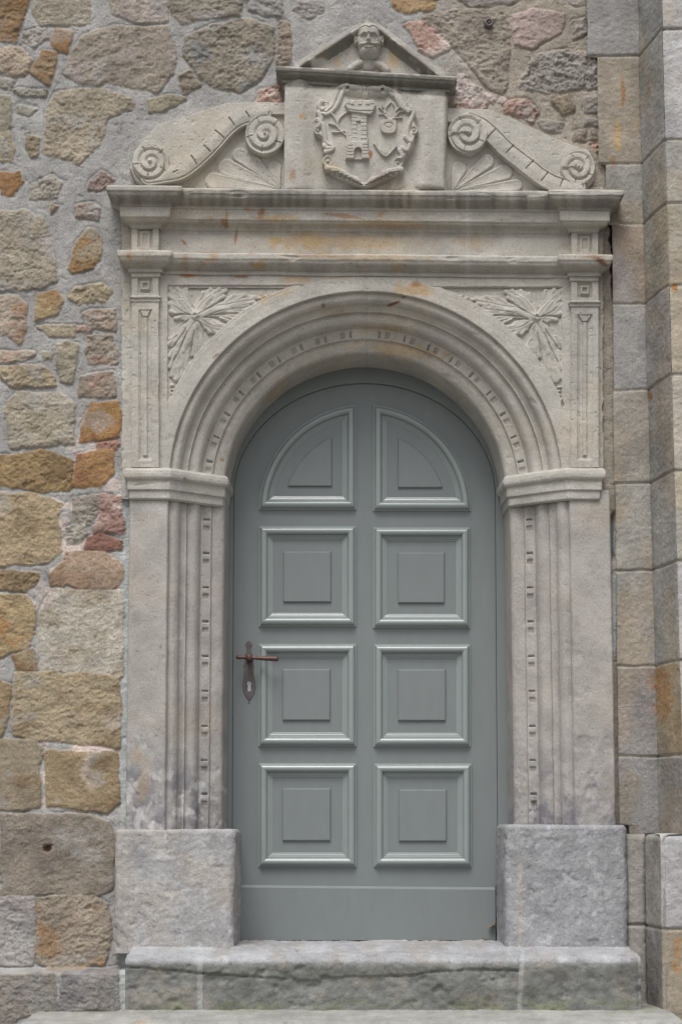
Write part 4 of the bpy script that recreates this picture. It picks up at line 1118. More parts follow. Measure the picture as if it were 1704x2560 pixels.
def wing(side):
    if side < 0:
        R = Relief(318, 250, 716, 474, 1.0, .02, -.04, warp=.8, seed=81)
        slab = Z8([(60,700),(100,540),(160,460),(320,280),(560,215),(850,115),(1000,75),(1300,66),(1580,70),(1580,900),(200,900),(110,820)])
        up = [(345,890),(430,800),(545,700),(650,590),(760,480),(850,370),(950,270),(1080,185),(1200,150),(1330,140)]
        ctr = [(250,800),(420,770),(540,745),(660,665),(780,560),(880,455),(970,350),(1080,260),(1200,215),(1330,190)]
        big, small = Z8([(1350, 400)])[0], Z8([(262, 660)])[0]
        rb, rs = 50, 47; org = (1490, 890)
        pet = [((860, 815), 26), ((985, 690), 27), ((1110, 570), 22), ((1440, 690), 20), ((1250, 640), 20)]
        gro = [(520,740,480,760), (650,600,700,680), (770,500,830,560), (880,360,960,430), (1010,240,1060,310), (1170,180,1200,230)]
        T = Z8
    else:
        T = G
        R = Relief(1108, 262, 1490, 488, 1.0, .02, -.04, warp=.8, seed=83)
        slab = G([(0,705),(310,715),(500,790),(800,930),(960,980),(1005,1070),(995,1170),(940,1250),(0,1250)])
        ctr = [(190,800),(260,830),(330,890),(420,980),(540,1075),(650,1160),(760,1215),(880,1235)]
        big, small = G([(172, 888)])[0], G([(885, 1105)])[0]
        rb, rs = 50, 43; org = (70, 1250)
        pet = [((120, 1100), 22), ((300, 1050), 22), ((415, 1120), 24), ((490, 1205), 18)]
        gro = [(350,860,300,915), (470,960,425,1010), (600,1060,550,1110), (690,1140,650,1190), (790,1180,770,1230)]
    # plain upper slab
    s = sdf(R.px, R.py, slab)
    R.H = np.where(s > -1, .016 * ss(-1, 2, s), -.04)
    # lower triangle with the shell is sunk below the band
    c = smooth(T(ctr), 6)
    low = np.zeros(R.px.shape, bool)
    for i in range(len(c) - 1):
        (x0, y0), (x1, y1) = c[i], c[i + 1]
        a, b = min(x0, x1), max(x0, x1)
        m = (R.px >= a) & (R.px < b); t = (R.px - x0) / (x1 - x0 + 1e-9)
        low |= m & (R.py > y0 + (y1 - y0) * t)
    if side < 0: low |= (R.px > c[-1][0]) & (R.py > c[-1][1])
    else: low |= (R.px < c[0][0]) & (R.py > c[0][1])
    R.H = np.where(low & (s > 0), .000, R.H)
    R.win_ = R.win
    (ox, oy), = T([org])
    for (tp, r) in pet:
        (tx, ty), = T([tp])
        R.tap((ox, oy), 1.5, (tx, ty), r * .80 + 1.6, .011, pw=.25); R.tap((ox, oy), .8, (tx, ty), r * .62, .0045, mode='sub', pw=.6)
    # S-shaped band, wide at the middle, flat with raised edges
    n = len(c); wmax = 22
    K = np.full(R.px.shape, 1e9); T_ = np.zeros(R.px.shape)
    for i in range(n - 1):
        (x0, y0), (x1, y1) = c[i], c[i + 1]; ex, ey = x1 - x0, y1 - y0
        t = np.clip(((R.px - x0) * ex + (R.py - y0) * ey) / (ex * ex + ey * ey + 1e-9), 0, 1)
        d = np.hypot(R.px - x0 - ex * t, R.py - y0 - ey * t); sg = np.sign((R.px - x0) * ey - (R.py - y0) * ex)
        m = d < K; K = np.where(m, d, K); T_ = np.where(m, sg, T_)
    b = 1 - ss(wmax - 1.2, wmax + 1.0, K)
    top = .034 + .004 * (1 - ss(0, wmax, K)) + .004 * np.exp(-((K - wmax + 3) / 1.6) ** 2) * 0 + np.where(T_ * (-side) * 1 > 0, 0, 0)
    top = top - .006 * np.exp(-((K - wmax + 6) / 1.3) ** 2) * (T_ * 1.0 < 0 if side < 0 else T_ > 0)
    R.H = R.H * (1 - b) + top * b
    for (x0, y0, x1, y1) in gro: R.line(T([(x0, y0), (x1, y1)]), 1.7, .009, mode='sub', n=0)
    hd = 1 if side < 0 else -1
    volute(R, big[0], big[1], rb, hd, 21, .036, .008, ph=.6)
    volute(R, small[0], small[1], rs, hd, 19, .030, .006, ph=2.5)
    for (x, y, R0) in ((big[0], big[1], rb), (small[0], small[1], rs)):
        for k in range(5):
            a = k * 1.25 + .5
            R.line([(x + math.cos(a) * R0 * .62, y + math.sin(a) * R0 * .62), (x + math.cos(a) * R0 * .92, y + math.sin(a) * R0 * .92)], 1.3, .006, mode='sub', n=0)
    R.H = np.where(s < -1, np.where((np.hypot(R.px - small[0], R.py - small[1]) < rs + 1), R.H, -.04), R.H)
    keep = lambda X, Y: Y < (474 if side < 0 else 486)
    o = R.out('scroll_wing', M_CARV, PORT, cut=-.03, wear=.0011, seed=85 + side, keep=keep)
    o['label'] = 'scrolled wing with two spiral volutes and a shell fan'
for sd in (-1, 1): wing(sd)

# ================================================================== DOOR
DD = -.345      # plane of the door leaf
DOOR = empty('door', tuple(P(912, 2350, DD)), 'grey-green panelled wooden arched door closed in the sandstone portal', 'door')
def W2(px, py, d): v = P(px, py, d); return (float(v[0]), float(v[2]))
dl = .090
def door_build():
    cxw, czw = W2(911, 1236, DD)
    rleaf = (1236 - 953) * (CAMD - DD) / F
    def outline(r, zb, n=48):
        pts = [(cxw + r, zb)]
        for a in np.linspace(0, math.pi, n): pts.append((cxw + r * math.cos(a), czw + r * math.sin(a)))
        pts.append((cxw - r, zb)); return pts
    zb = W2(911, 2350, DD)[1]
    # leaf: flat slab as a fan
    rl = (1236 - 953) * (CAMD - DD) / F + .0
    xl = W2(584, 1500, DD)[0]; xr = W2(1238, 1500, DD)[0]
    rx = (xr - xl) / 2; cxm = (xl + xr) / 2
    zc2 = czw
    o = [(cxm + rx, zb)] + [(cxm + rx * math.cos(a), zc2 + rl * math.sin(a) * 1.0) for a in np.linspace(0, math.pi, 60)] + [(cxm - rx, zb)]
    o = np.array(o); n = len(o); ctr = (cxm, zc2 - .5)
    V = [(x, -DD, z) for x, z in o] + [(ctr[0], -DD, ctr[1])] + [(x, -DD + .04, z) for x, z in o]
    me = bpy.data.meshes.new('door_leaf')
    Fs = [(i, (i + 1) % n, n) for i in range(n)] + [(i, n + 1 + i, n + 1 + (i + 1) % n, (i + 1) % n) for i in range(n)]
    me.from_pydata(V, [], Fs); me.update()
    import bmesh
    bm = bmesh.new(); bm.from_mesh(me); bmesh.ops.recalc_face_normals(bm, faces=bm.faces); bm.to_mesh(me); bm.free()
    if me.polygons[0].normal.y > 0: me.flip_normals()
    link('door_leaf', me, M_DOOR, DOOR)
    # fixed frame around the leaf
    path = o[::-1]
    Vf = face_sweep(path, [(0.0015, DD - .02), (0.0015, DD + .009), (.004, DD + .012), (.065, DD + .012), (.065, DD - .03)], step=.02)
    if Vf[30, -1, 2] < Vf[30, 0, 2]: Vf = face_sweep(path, [(-.0015, DD - .02), (-.0015, DD + .009), (-.004, DD + .012), (-.065, DD + .012), (-.065, DD - .03)], step=.02)
    VV = Vf.reshape(-1, 3); Q = orient(VV, grid(Vf), np.array((0, -1, 0)))
    link('door_frame', mesh('door_frame', VV, Q, None, False), M_DOOR, DOOR)
    # panels
    def ccw(path):
        p = np.array(path); a = np.sum(p[:, 0] * np.roll(p[:, 1], -1) - np.roll(p[:, 0], -1) * p[:, 1])
        return p if a > 0 else p[::-1]
    mold = [(-.0005, 0), (0, .006), (.001, .007), (.0045, .0072), (.0055, .0095)]
    mold += [(.0200 - .0145 * math.cos(a), .010 + .0165 * math.sin(a)) for a in np.linspace(.05, 2.75, 24)]
    mold += [(.031, .0125), (.0335, .0125), (.034, .010), (.036, .0105), (.0405, .0092), (.041, .0065), (.043, .007), (.0475, .0052), (.048, .002), (.050, .0022), (.0535, .001), (.054, -.001)]
    def panel(path, field, lab=None):
        p = ccw([W2(x, y, DD) for x, y in path])
        e = None
        V_ = face_sweep(p, [(a, DD + b + .0006) for a, b in mold], closed=True, step=.03)
        VV = V_.reshape(-1, 3); Q = orient(VV, grid(V_, cu=True), np.array((0, -1, 0)))
        me = mesh('panel', VV, Q, None, False)
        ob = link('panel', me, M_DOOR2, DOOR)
        # edge split on mitres
        # sunk ground inside the moulding
        inner = V_[:, -1, :]; 
        # raised field
        f = ccw([W2(x, y, DD) for x, y in field]) 
        prf = [(0, .0004), (.0, .006), (.003, .0092), (.0045, .0095)]
        V2 = face_sweep(f, [(a, DD + b) for a, b in prf], closed=True, step=.5)
        VV2 = V2.reshape(-1, 3); nn = len(V2); Q2 = grid(V2, cu=True)
        me2 = bpy.data.meshes.new('raised_field')
        cc = VV2[3::4].mean(0)
        faces = [tuple(q) for q in Q2.tolist()] + [(4 * i + 3, 4 * ((i + 1) % nn) + 3, len(VV2)) for i in range(nn)]
        me2.from_pydata([tuple(v) for v in VV2] + [tuple(cc)], [], faces); me2.update()
        bm = bmesh.new(); bm.from_mesh(me2); bmesh.ops.recalc_face_normals(bm, faces=bm.faces); bm.to_mesh(me2); bm.free()
        if me2.polygons[-1].normal.y > 0: me2.flip_normals()
        link('raised_field', me2, M_DOOR, ob)
        if lab: ob['label'] = lab
        return ob
    def quad(x0, y0, x1, y1): return [(x0, y0), (x1, y0), (x1, y1), (x0, y1)]
    def quarter(xc, yb, r, side, c=(912, 1277)):
        pts = [(xc, yb)]
        x_end = c[0] + side * math.sqrt(max(r * r - (yb - c[1]) ** 2, 0)); 
        y_top = c[1] - math.sqrt(r * r - (xc - c[0]) ** 2)
        a0 = math.atan2(c[1] - y_top, xc - c[0]); a1 = math.atan2(c[1] - yb, x_end - c[0])
        for a in np.linspace(a0, a1, 26): pts.append((c[0] + r * math.cos(a), c[1] - r * math.sin(a)))
        return pts
    panel(quarter(890, 1275, 265, -1), quarter(829, 1216.5, 203, -1, (912, 1279)), 'arched quarter-round panel')
    panel(quarter(932, 1278, 264, 1), quarter(994, 1220, 203, 1, (912, 1281)), 'arched quarter-round panel')
    for (x0, y0, x1, y1), (a, b, c, e) in (((647,1316,890,1567),(708,1379.5,827,1505.5)), ((932,1319,1174,1570),(994,1382,1110,1508)),
                                         ((646,1610,890.5,1866),(706,1673,825,1801)), ((933,1611,1175,1867),(994,1674,1113,1802)),
                                         ((646,1908,891,2167),(706,1971,826,2102)), ((934,1909,1178,2167),(996,1974,1115,2103))):
        panel(quad(x0, y0, x1, y1), quad(a, b, c, e))
    # kick board
    a = W2(585, 2213, DD + .014); b = W2(1237, 2219, DD + .014); zbk = zb
    pth = [(a[0], 0), (b[0], 0)]
    Vk = []
    prk = [(.0, zbk), (.014, zbk), (.014, a[1] - .008), (.005, a[1]), (.0, a[1] + .0005)]
    V3 = []
    for x in (a[0], b[0]):
        sl = 0 if x == a[0] else (b[1] - a[1])
        V3.append([(x, -(DD + q), z + (sl if z > zbk else 0)) for q, z in prk])
    V3 = np.array(V3); VV = V3.reshape(-1, 3); Q = orient(VV, grid(V3), np.array((0, -1, 0)))
    me = mesh('kick_board', VV, Q, None, False)
    o_ = link('kick_board', me, M_DOOR, DOOR)
    # dark seal under the door
    v, q = box_mesh((a[0] - .02, -DD - .008, zb - .006), (b[0] + .02, -DD + .05, zb + .0035))
    link('door_seal', mesh('door_seal', v, q, None, False), M_DARK, DOOR)
    g0 = P(1237.5, 2216, DD + .01); g1 = P(1241.5, 2350, DD + .01)
    v, q = box_mesh((g0[0], -DD - .0145, g1[2]), (g1[0], -DD + .02, g0[2]))  # black strip drawn for the shade in the gap beside the kick board
    link('door_seal', mesh('door_seal', v, q, None, False), M_DARK, DOOR)
    # ---------------- handle
    ZH = fr(560, 1580, 8.711)
    def plate(pts, t0, t1, name, mat, parent, bev=.0012):
        f = ccw([W2(x, y, DD) for x, y in ZH(pts)])
        V2 = face_sweep(f, [(0, DD + t0), (0, DD + t1 - bev), (bev, DD + t1)], closed=True, step=.5)
        VV2 = V2.reshape(-1, 3); nn = len(V2); Q2 = grid(V2, cu=True)
        me2 = bpy.data.meshes.new(name)
        faces = [tuple(q) for q in Q2.tolist()] + [tuple(3 * i + 2 for i in range(nn))]
        me2.from_pydata([tuple(v) for v in VV2], [], faces); me2.update()
        bm = bmesh.new(); bm.from_mesh(me2); bmesh.ops.recalc_face_normals(bm, faces=bm.faces); bm.to_mesh(me2); bm.free()
        if me2.polygons[-1].normal.y > 0: me2.flip_normals()
        return link(name, me2, mat, parent)
    circ = lambda cx, cy, rx, ry, n=20, a0=0, a1=2 * math.pi: [(cx + rx * math.cos(a), cy + ry * math.sin(a)) for a in np.linspace(a0, a1, n, endpoint=abs(a1 - a0) < 6)]
    top = circ(540, 280, 72, 76, 14, math.radians(125), math.radians(415))
    pl = top + [(592, 400), (600, 450), (640, 520), (640, 700), (656, 745), (640, 790), (640, 880), (655, 980), (684, 1080), (690, 1200), (672, 1310), (630, 1400), (580, 1470), (550, 1500), (520, 1470), (465, 1390), (425, 1300), (405, 1200), (412, 1080), (432, 980), (440, 880), (440, 790), (420, 745), (450, 700), (450, 520), (480, 450), (488, 400)]
    hp = plate(pl, 0, .004, 'handle_plate', M_IRON, DOOR)
    hp['label'] = 'rusty iron backplate with waisted outline'
    lock = plate(circ(550, 1130, 46, 48), .003, .0065, 'lock_cylinder', M_STEEL, hp, .0008)
    plate([(517, 1165), (583, 1165), (588, 1180), (595, 1290), (575, 1302), (530, 1302), (512, 1290), (515, 1180)], .003, .006, 'lock_slot', M_STEEL, hp, .0008)
    plate(circ(550, 1126, 10, 18), .005, .0072, 'keyhole', M_DARK, hp, .0003)
    for (x, y) in ((540, 275), (548, 1470)):
        plate(circ(x, y, 16, 16, 10), .003, .0062, 'screw', M_IRON, hp, .0015)
    plate(circ(546, 1535, 24, 12, 10), .0, .003, 'plate_tip', M_IRON, hp, .001)
    # lever: lathe along x
    def tube(pts, n=18, name='lever', mat=M_RUST, parent=hp, cap=True):
        V_, Fs = [], []
        P0 = [np.array(p[:3]) for p in pts]
        for i, p in enumerate(pts):
            t = P0[min(i + 1, len(P0) - 1)] - P0[max(i - 1, 0)]; t = t / np.linalg.norm(t)
            u = np.cross(t, (0, 0, 1.0)) if abs(t[2]) < .9 else np.cross(t, (1.0, 0, 0)); u /= np.linalg.norm(u); w_ = np.cross(u, t)
            for k in range(n):
                a = 2 * math.pi * k / n; V_.append(P0[i] + p[3] * (math.cos(a) * u + math.sin(a) * w_))
        m = len(pts)
        for i in range(m - 1):
            for k in range(n): Fs.append((i * n + k, i * n + (k + 1) % n, (i + 1) * n + (k + 1) % n, (i + 1) * n + k))
        Fs.append(tuple(range(n))[::-1]); Fs.append(tuple((m - 1) * n + k for k in range(n)))
        me = bpy.data.meshes.new(name); me.from_pydata([tuple(v) for v in V_], [], Fs); me.update()
        bm = bmesh.new(); bm.from_mesh(me); bmesh.ops.recalc_face_normals(bm, faces=bm.faces); bm.to_mesh(me); bm.free()
        for f_ in me.polygons: f_.use_smooth = len(f_.vertices) == 4
        return link(name, me, mat, parent)
    dz = DD + .058
    def hpnt(x, y, r):
        (a_, b_), = ZH([(x, y)]); v = P(a_, b_, dz); return (v[0], v[1], v[2], r / 8.711 * (CAMD - dz) / F)
    tube([hpnt(262, 548, 22), hpnt(268, 548, 36), hpnt(290, 549, 45), hpnt(330, 551, 46), hpnt(380, 553, 40), hpnt(450, 556, 34), hpnt(540, 560, 40), hpnt(640, 562, 36), hpnt(760, 568, 42), hpnt(900, 575, 49), hpnt(1040, 580, 54), hpnt(1130, 583, 56), hpnt(1165, 584, 52), hpnt(1185, 585, 34)])
    (a_, b_), = ZH([(540, 560)])
    c0 = P(a_, b_, DD + .002); 
    ct = P(a_, b_, dz); 
    c0 = (ct[0], -(DD + .002), ct[2])
    tube([(c0[0], c0[1], c0[2], .0135), (c0[0], c0[1] - .012, c0[2], .012), (c0[0], c0[1] - .035, c0[2], .0095), (c0[0], ct[1] + .012, c0[2], .012), (c0[0], ct[1] - .004, c0[2], .0135), (c0[0], ct[1] - .012, c0[2], .0115), (c0[0], ct[1] - .014, c0[2], .004)], name='spindle')
door_build()

# ================================================================== STEPS
def step_mesh(name, xl, xr, prof, colf, label, seed, step=.005, rough=.007, extra=None, ends=True):
    """prof: (d, z) from the wall outwards and down the riser"""
    pr = densep(prof, step)
    xs = np.arange(xl, xr + step, step); n = len(xs)
    X = xs[:, None] + 0 * pr[None, :, 0]; D = pr[None, :, 0] + 0 * X; Z = pr[None, :, 1] + 0 * X
    s = np.cumsum(np.hypot(*np.diff(np.vstack([pr[:1], pr]), axis=0).T))[None, :] + 0 * X
    T = np.gradient(pr, axis=0); T /= np.hypot(T[:, 0], T[:, 1])[:, None] + 1e-9
    nd, nz = -T[:, 1], T[:, 0]
    sg = 1 if nd[-1] > 0 else -1
    nd, nz = nd * sg, nz * sg
    q = rough * (fbm(X * 12, s * 14, seed, 5, .6) + .5 * fbm(X * 3, s * 5, seed + 1, 3) + .5 * fbm(X * 50, s * 50, seed + 2, 3)) - rough * ss(.3, .6, fbm(X * 18, s * 22, seed + 3, 3))
    if extra: q = q + extra(X, s, Z, D)
    if name == 'stone_step' and seed == 321: Z = Z - .020 * (1 - ss(-.80, -.74, X))
    D = D + nd[None] * q; Z = Z + nz[None] * q
    e = 1 - ss(0, .02, np.minimum(X - xl, xr - X))
    D = D - .014 * e * (D > .05)
    V = np.stack([X, -D, Z], -1)
    C = colf(V)
    VV = V.reshape(-1, 3); CC = C.reshape(-1, 3); Q = orient(VV, grid(V), np.array((0, -1, .2)))
    if ends:     # close the two ends with a fan
        m = V.shape[1]; add = []; base = len(VV)
        for ii, row in ((0, 0), (1, n - 1)):
            c = np.array([V[row, 0, 0], 0.0, V[row, -1, 2]])
            VV = np.vstack([VV, c[None]]); CC = np.vstack([CC, CC[row * m][None]])
            for k in range(m - 1):
                add.append([row * m + k, row * m + k + 1, base + ii, base + ii] if ii else [row * m + k + 1, row * m + k, base + ii, base + ii])
        tri = np.array(add)[:, :3]
        me = bpy.data.meshes.new(name)
        me.from_pydata([tuple(v) for v in VV], [], [tuple(q) for q in Q.tolist()] + [tuple(t) for t in tri.tolist()])
        a = me.color_attributes.new('Col', 'FLOAT_COLOR', 'POINT'); c4 = np.ones((len(VV), 4), np.float32); c4[:, :3] = CC
        a.data.foreach_set('color', c4.ravel()); me.polygons.foreach_set('use_smooth', [True] * len(me.polygons)); me.update()
    else: me = mesh(name, VV, Q, CC)
    o = link(name, me, M_PLIN)
    return tag(o, label, 'step')
ZS0 = zz(900, 2352, DD)                 # tread at the door
ZS1 = zz(900, 2397, .35)                # worn front edge
ZS2 = zz(900, 2521, .35)                # foot of the first riser
def col1(V):
    px, py = proj(V)
    d = -V[..., 1]
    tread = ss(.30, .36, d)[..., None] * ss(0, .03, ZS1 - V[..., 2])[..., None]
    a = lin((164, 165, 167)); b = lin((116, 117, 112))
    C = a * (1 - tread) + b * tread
    n = fbm(px * .014, py * .03, 301, 5)[..., None]; n2 = fbm(px * .06, py * .06, 302, 4)[..., None]
    C = C * (1 + .20 * n + .10 * n2)
    t = ss(.1, .4, fbm(px * .02, py * .02, 304, 3))[..., None] * .35
    C = C * (1 - t) + lin((150, 142, 130)) * t
    n3 = fbm(px * .03, py * .05, 309, 5)[..., None]; C = C * (1 + .2 * n3 * (d > .3)[..., None])
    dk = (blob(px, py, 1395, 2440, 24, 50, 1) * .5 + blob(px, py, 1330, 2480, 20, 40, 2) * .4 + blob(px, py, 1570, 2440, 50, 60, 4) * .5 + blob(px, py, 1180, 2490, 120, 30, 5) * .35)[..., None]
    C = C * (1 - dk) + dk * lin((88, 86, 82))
    g = (ss(2490, 2515, py) * ss(-.1, .4, fbm(px * .02, py * .05, 305, 3)))[..., None] * .45 * (d > .3)[..., None]
    C = C * (1 - g) + g * lin((122, 128, 92))
    for x, wd in ((500, 6), (1304, 5)):
        k = (1 - ss(wd - 1, wd + 2, np.abs(px - x + .06 * (py - 2400) * (x > 900) - (2400 - py) * .9 * (py < 2400) * (x < 900))))[..., None] * .4
        C = C * (1 - k) + k * lin((182, 184, 184))
    return C
def cr1(X, s, Z, D):
    px, py = proj(np.stack([X, -D, Z], -1))
    l1 = 2417 + (px - 312) * .072 + 4 * fbm(px * .02, py * 0, 9, 3)
    l2 = 2440 - 16 * np.sin(np.clip((px - 1000) / 300, 0, 1) * 2.2) + 3 * fbm(px * .03, py * 0, 10, 3)
    k = np.exp(-((py - l1) / 1.8) ** 2) * (px < 690) + np.exp(-((py - l2) / 2.2) ** 2) * (px > 960) * (px < 1296)
    over = .010 * ss(6, 0, 0) if False else 0
    j = np.exp(-((px - 1304) / 3.0) ** 2) * (D > .2)
    worn = -.012 * ss(560, 760, px) * (1 - ss(1180, 1290, px)) * np.exp(-((s - s.max() * .62) / .05) ** 2)
    return -.008 * k - .004 * j + worn + .006 * ((py < np.where(px < 800, l1, l2)) & (py > 2395) & (px < 1296))
xs0, xs1 = float(P(312, 2450, .35)[0]), float(P(1600, 2450, .35)[0])
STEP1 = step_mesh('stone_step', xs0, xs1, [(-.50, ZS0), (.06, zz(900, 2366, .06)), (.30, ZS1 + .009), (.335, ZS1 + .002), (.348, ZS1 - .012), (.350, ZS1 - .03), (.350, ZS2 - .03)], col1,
                  'worn grey stone step under the door with a crack along its riser', 301, extra=cr1)
def col2(V):
    px, py = proj(V)
    n = fbm(px * .012, py * .04, 311, 5)[..., None]; n2 = fbm(px * .07, py * .07, 312, 4)[..., None]
    C = lin((158, 157, 152)) * (1 + .14 * n + .10 * n2)
    g = (ss(.0, .4, fbm(px * .012, py * .05, 315, 3)) * (1 - ss(2524, 2540, py)))[..., None] * .45
    C = C * (1 - g) + g * lin((124, 128, 100))
    k = blob(px, py, 350, 2555, 30, 5, 4)[..., None] * .5
    return C * (1 - k) + k * lin((165, 125, 95))
STEP2 = step_mesh('stone_step', float(P(58, 2540, .5)[0]), 1.12, [(-.0, ZS2 - .012), (.30, ZS2 - .004), (.62, ZS2 - .012), (.66, ZS2 - .018), (.675, ZS2 - .035), (.675, ZS2 - .17)], col2,
                  'broad lower stone step with mossy back edge cut off by the bottom of the photo', 321, rough=.003)
for v in (0,):
    me_v, me_q = box_mesh((-1.6, -1.1, -.02), (1.7, .0, ZS2 - .17))
    o = link('landing', mesh('landing', me_v, me_q, None, False), M_GRND); tag(o, kind='structure')

# ================================================================== BUTTRESS AT THE RIGHT
def buttress():
    B = empty('corner_buttress', (1.12, 0, 0), 'tall dressed-stone buttress with quoins beside the portal at the edge of the photo', 'buttress')
    zt = P(0, -380, 0)[2]; zb = ZS2 - .9
    zl = lambda y: float(P(1560, y, .03)[2])
    joints = [zl(y) for y in (-120, 141, 408, 560, 760, 975, 1208, 1425, 1665, 1890, 2090, 2320, 2545)]
    cols_q = [(150,145,138), (168,146,112), (156,148,134), (164,146,132), (156,150,143), (164,150,128), (164,154,136), (163,154,140), (156,144,136), (142,138,133), (150,148,144), (146,144,140), (140,138,134)]
    cols_s = [(146,144,138), (152,149,142), (154,146,132), (160,150,126), (152,148,142), (152,146,136), (157,152,142), (158,152,142), (176,148,98), (158,148,132), (142,138,132), (148,145,140), (140,136,130)]
    cols_f = [(170,166,160), (180,176,172), (174,166,150), (172,158,130), (178,168,145), (176,172,166), (178,166,142), (176,172,168), (180,176,168), (176,170,158), (178,172,168), (165,160,154), (170,146,112)]
    def face(name, xa, da, xb, db, cols, seed, xfun=None, bev=.012, ragged=0, ref=(0, -1, 0), dep=.006, shift=0.0):
        L_ = math.hypot(xb - xa, db - da); st = .0036
        us = np.linspace(0, 1, max(8, int(L_ / st))); zs = np.arange(zb, zt, .0042)
        U, Z = np.meshgrid(us, zs, indexing='ij')
        s = U * L_
        Zw = Z + .006 * fbm(s * 6, Z * 6, seed, 3)
        idx = np.searchsorted(-np.array(joints), -(Zw - shift))
        idx = np.clip(idx - 1, 0, len(cols) - 1)
        jd = np.min([np.abs(Zw - shift - j) for j in joints], axis=0)
        k = ss(.0025, .007, jd)
        CL = .98 * np.array([lin(mute(c, .6)) for c in cols])[idx]
        per = _h(idx.astype(float), idx * 0.0 + seed, 3)
        # tooled surface: fine, nearly level chisel strokes
        a = .0016 * fbm(s * 70 + idx * 3.1, Z * 110 + idx * 1.7, seed + 3, 3) + .0022 * fbm(s * 14, Z * 22, seed + 4, 4) + .003 * (per - .5)
        edge = 1 - np.exp(-np.minimum(s, L_ - s) / .010)
        H = k * (dep + a) - (1 - edge) * bev * .6
        H = H - .0025 * np.exp(-(jd / .003) ** 2) * ss(-.2, .3, fbm(s * 8, Z * 8, seed + 8, 2))
        mort = lin((160, 154, 144))
        C = CL * (1 + .16 * fbm(s * 9, Z * 9, seed + 5, 5) + .10 * fbm(s * 60, Z * 70, seed + 6, 3))[..., None]
        dk_ = ss(.0, .5, fbm(s * 7 + 3, Z * 4.2, seed + 17, 5))[..., None] * .14; C = C * (1 - dk_); wm = ss(.0, .4, fbm(s * 5, Z * 4, seed + 7, 4))[..., None] * .6
        C = C * (1 - wm) + wm * C * np.array([1.10, .95, .76])
        C = C * k[..., None] + mort * (1 - k[..., None])
        nx, nd_ = -(db - da) / L_, (xb - xa) / L_
        X = xa + (xb - xa) * U + nx * H; D = da + (db - da) * U + nd_ * H
        if xfun is not None: X = xfun(X, U, Z)
        X = X + .034 * np.clip((P(0, 200, 0)[2] - Z) / 2.7, 0, 1.2)
        V = np.stack([X, -D, Z], -1)
        px, py = proj(V)
        # rusty runs
        for (cx, cy, rx, ry, col, st_) in ((1556, 235, 7, 50, RUST, .7), (1543, 345, 10, 50, OCH, .9), (1530, 400, 8, 20, RUST, .5), (1655, 1740, 28, 90, RUST, .55), (1630, 1690, 30, 40, RUST, .35), (1625, 990, 8, 12, RUST, .8), (1685, 718, 10, 14, RUST, .9), (1690, 2350, 12, 30, RUST, .8), (1685, 2420, 14, 30, RUST, .6), (1672, 900, 8, 8, BROWN, .5)):
            m = st_ * blob(px, py, cx, cy, rx, ry, 7)[..., None]; C = C * (1 - m) + m * col
        return sheet(name, V, C, M_PLIN, B, ref=ref)
    xq0 = float(P(1486, 600, .022)[0]); xq1 = float(P(1606, 600, .03)[0]); xf = float(P(1670, 1000, .29)[0])
    def ragx(X, U, Z):      # the inner ends of the quoins are ragged: wider stones alternate
        y = proj(np.stack([X, 0 * X - .03, Z], -1))[1]
        tgt = np.where(y < 141, 1487, np.where(y < 408, 1512, np.where(y < 560, 1530, np.where(y < 760, 1545, np.where(y < 975, 1545, np.where(y < 1208, 1543, np.where(y < 2062, 1545, 1568)))))))
        x0_ = (tgt - CX) * (CAMD - .03) / F - .034 * np.clip((P(0, 200, 0)[2] - Z) / 2.7, 0, 1.2) + .002 * fbm(Z * 20, Z * 0, 5, 3)
        return x0_ + (X - xq0) * (xq1 - x0_) / (xq1 - xq0)
    q = face('quoins', xq0, .022, xq1, .024, cols_q, 500, xfun=ragx, bev=.006, dep=.005)
    face('buttress_side', xq1 - .002, .022, xf, .29, cols_s, 520, ref=(-1, -.1, 0), bev=.006)
    face('buttress_front', xf - .002, .288, xf + .75, .29, cols_f, 540, bev=.008)
    # projecting foot
    zc = float(P(1640, 2086, .2)[2])
    def foot(xa, da, xb, db, seed, c1, c2, ref=(0, -1, 0)):
        L_ = math.hypot(xb - xa, db - da)
        us = np.linspace(0, 1, max(8, int(L_ / .004))); rows = [(0, z) for z in np.arange(zb, zc - .02, .004)] + [(-.02 * (1 - math.cos(a)), zc - .02 + .02 * math.sin(a)) for a in np.linspace(0, math.pi / 2, 6)] + [(-.04, zc + .001), (-.14, zc + .004)]
        rows = np.array(rows); U, _ = np.meshgrid(us, rows[:, 1], indexing='ij'); Z = rows[None, :, 1] + 0 * U; off = rows[None, :, 0] + 0 * U
        s = U * L_
        jl = float(P(1640, 2318, .2)[2])
        H = off + .005 * fbm(s * 12, Z * 12, seed, 5, .6) + .002 * fbm(s * 60, Z * 60, seed + 1, 3) - .010 * np.exp(-((Z - jl) / .005) ** 2) - .012 * (1 - np.exp(-0.0)) 
        H = H - .012 * np.exp(-np.minimum(s, L_ - s) / .008)
        nx, nd_ = -(db - da) / L_, (xb - xa) / L_
        V = np.stack([xa + (xb - xa) * U + nx * H, -(da + (db - da) * U + nd_ * H), Z], -1)
        C = np.where((Z > jl)[..., None], lin(c1), lin(c2)) * (1 + .16 * fbm(s * 10, Z * 10, seed + 3, 5) + .10 * fbm(s * 50, Z * 50, seed + 4, 3))[..., None]
        px, py = proj(V)
        m = (blob(px, py, 1692, 2370, 12, 40, 7, .5) + blob(px, py, 1688, 2420, 16, 22, 8, .5))[..., None].clip(0, 1) * .6
        C = C * (1 - m) + m * lin((178, 130, 76))
        return sheet('buttress_foot', V, C, M_PLIN, B, ref=ref)
    xs_ = float(P(1578, 2300, .05)[0]); xg = float(P(1655, 2300, .33)[0])
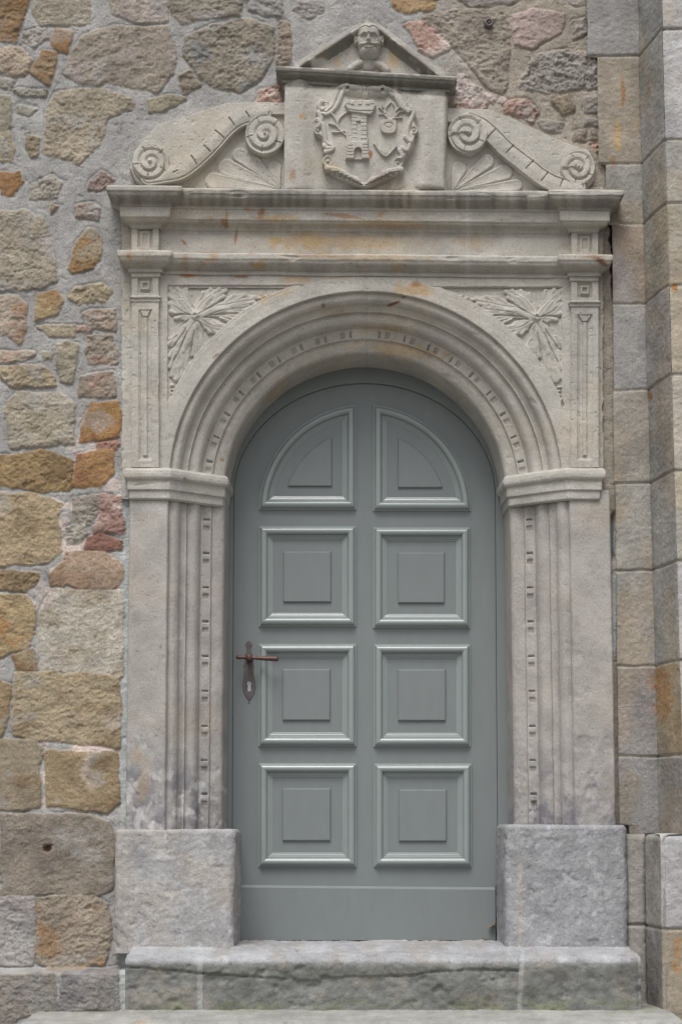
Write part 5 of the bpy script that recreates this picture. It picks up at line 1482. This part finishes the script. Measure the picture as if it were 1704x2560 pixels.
    foot(xs_ - .02, .05, xs_ + .05, .06, 560, (152, 148, 142), (150, 146, 140))
    foot(xs_ + .045, .06, xg, .33, 561, (150, 146, 140), (138, 134, 130), ref=(-1, -.2, 0))
    foot(xg - .002, .33, xg + .75, .332, 562, (172, 170, 170), (156, 146, 130))
    v, q2 = box_mesh((xq1 + .05, .0, zb), (1.9, .6, zt)); v2, q3 = box_mesh((xf + .075, -.26, zb), (1.9, .0, zt))
    c = join([(v, q2), (v2, q3)])
    link('buttress_core', mesh('buttress_core', c[0], c[1], None, False), M_CORE, B)
buttress()

# ================================================================== GROUND AND SMALL THINGS
gv, gq = box_mesh((-60, -60, -.3), (60, 20, -.02))
g = link('ground', mesh('ground', gv, gq, None, False), M_GRND); tag(g, kind='structure')

def dry_leaf(px, py, d, size, rot, label, seed):
    r = np.random.RandomState(seed); c = P(px, py, d)
    n = 9; V_ = []
    for i in range(n):
        t = i / (n - 1); wv = math.sin(math.pi * t) ** .8 * .38 * (1 + .25 * r.uniform(-1, 1))
        for s_ in (-1, 0, 1):
            x = (t - .5) * size; y = s_ * wv * size; z = (.25 * (t - .5) ** 2 * 3 + .22 * abs(s_) * wv + .06 * r.uniform()) * size
            V_.append((x, y, z))
    V_ = np.array(V_)
    cr_, sr_ = math.cos(rot), math.sin(rot)
    R_ = np.array([[cr_, 0, -sr_], [0, 1, 0], [sr_, 0, cr_]]); V_ = V_ @ R_.T
    V_ += c
    Q = []
    for i in range(n - 1):
        for k in range(2): Q.append((i * 3 + k, i * 3 + k + 1, i * 3 + 4 + k, i * 3 + 3 + k))
    back = V_ + np.array([0, .0008, .0006]); nQ = [(q[3] + len(V_), q[2] + len(V_), q[1] + len(V_), q[0] + len(V_)) for q in Q]
    o = link('dry_leaf', mesh('dry_leaf', np.vstack([V_, back]), np.array(Q + nQ)), M_LEAF)
    return tag(o, label, 'leaf', 'dry leaves blown against the door')
dry_leaf(1232, 2316, DD + .03, .040, .5, 'curled brown leaf caught in the gap beside the door foot', 2)
dry_leaf(1214, 2351, DD + .04, .030, -.1, 'pale dry leaf lying flat on the doorstep under the door edge', 3)
def bolt(px, py, r, label):
    c = P(px, py, .008); n = 20; V_ = []; Q = []
    ring = [(r, .0), (r, .010), (r * .8, .014), (r * .55, .014), (r * .5, .006), (r * .28, .006), (r * .22, .013), (.0005, .014)]
    for (q, d) in ring:
        for k in range(n):
            a = 2 * math.pi * k / n; V_.append((c[0] + q * math.cos(a), c[1] - d, c[2] + q * math.sin(a)))
    for i in range(len(ring) - 1):
        for k in range(n): Q.append((i * n + k, i * n + (k + 1) % n, (i + 1) * n + (k + 1) % n, (i + 1) * n + k))
    V_ = np.array(V_); Q = orient(V_, np.array(Q), np.array((0, -1, 0)))
    o = link('iron_anchor', mesh('iron_anchor', V_, Q), M_IRON)
    tag(o, label, 'anchor')
bolt(1221, 58, .017, 'small round iron pipe end set in the brown stone right of the pediment')
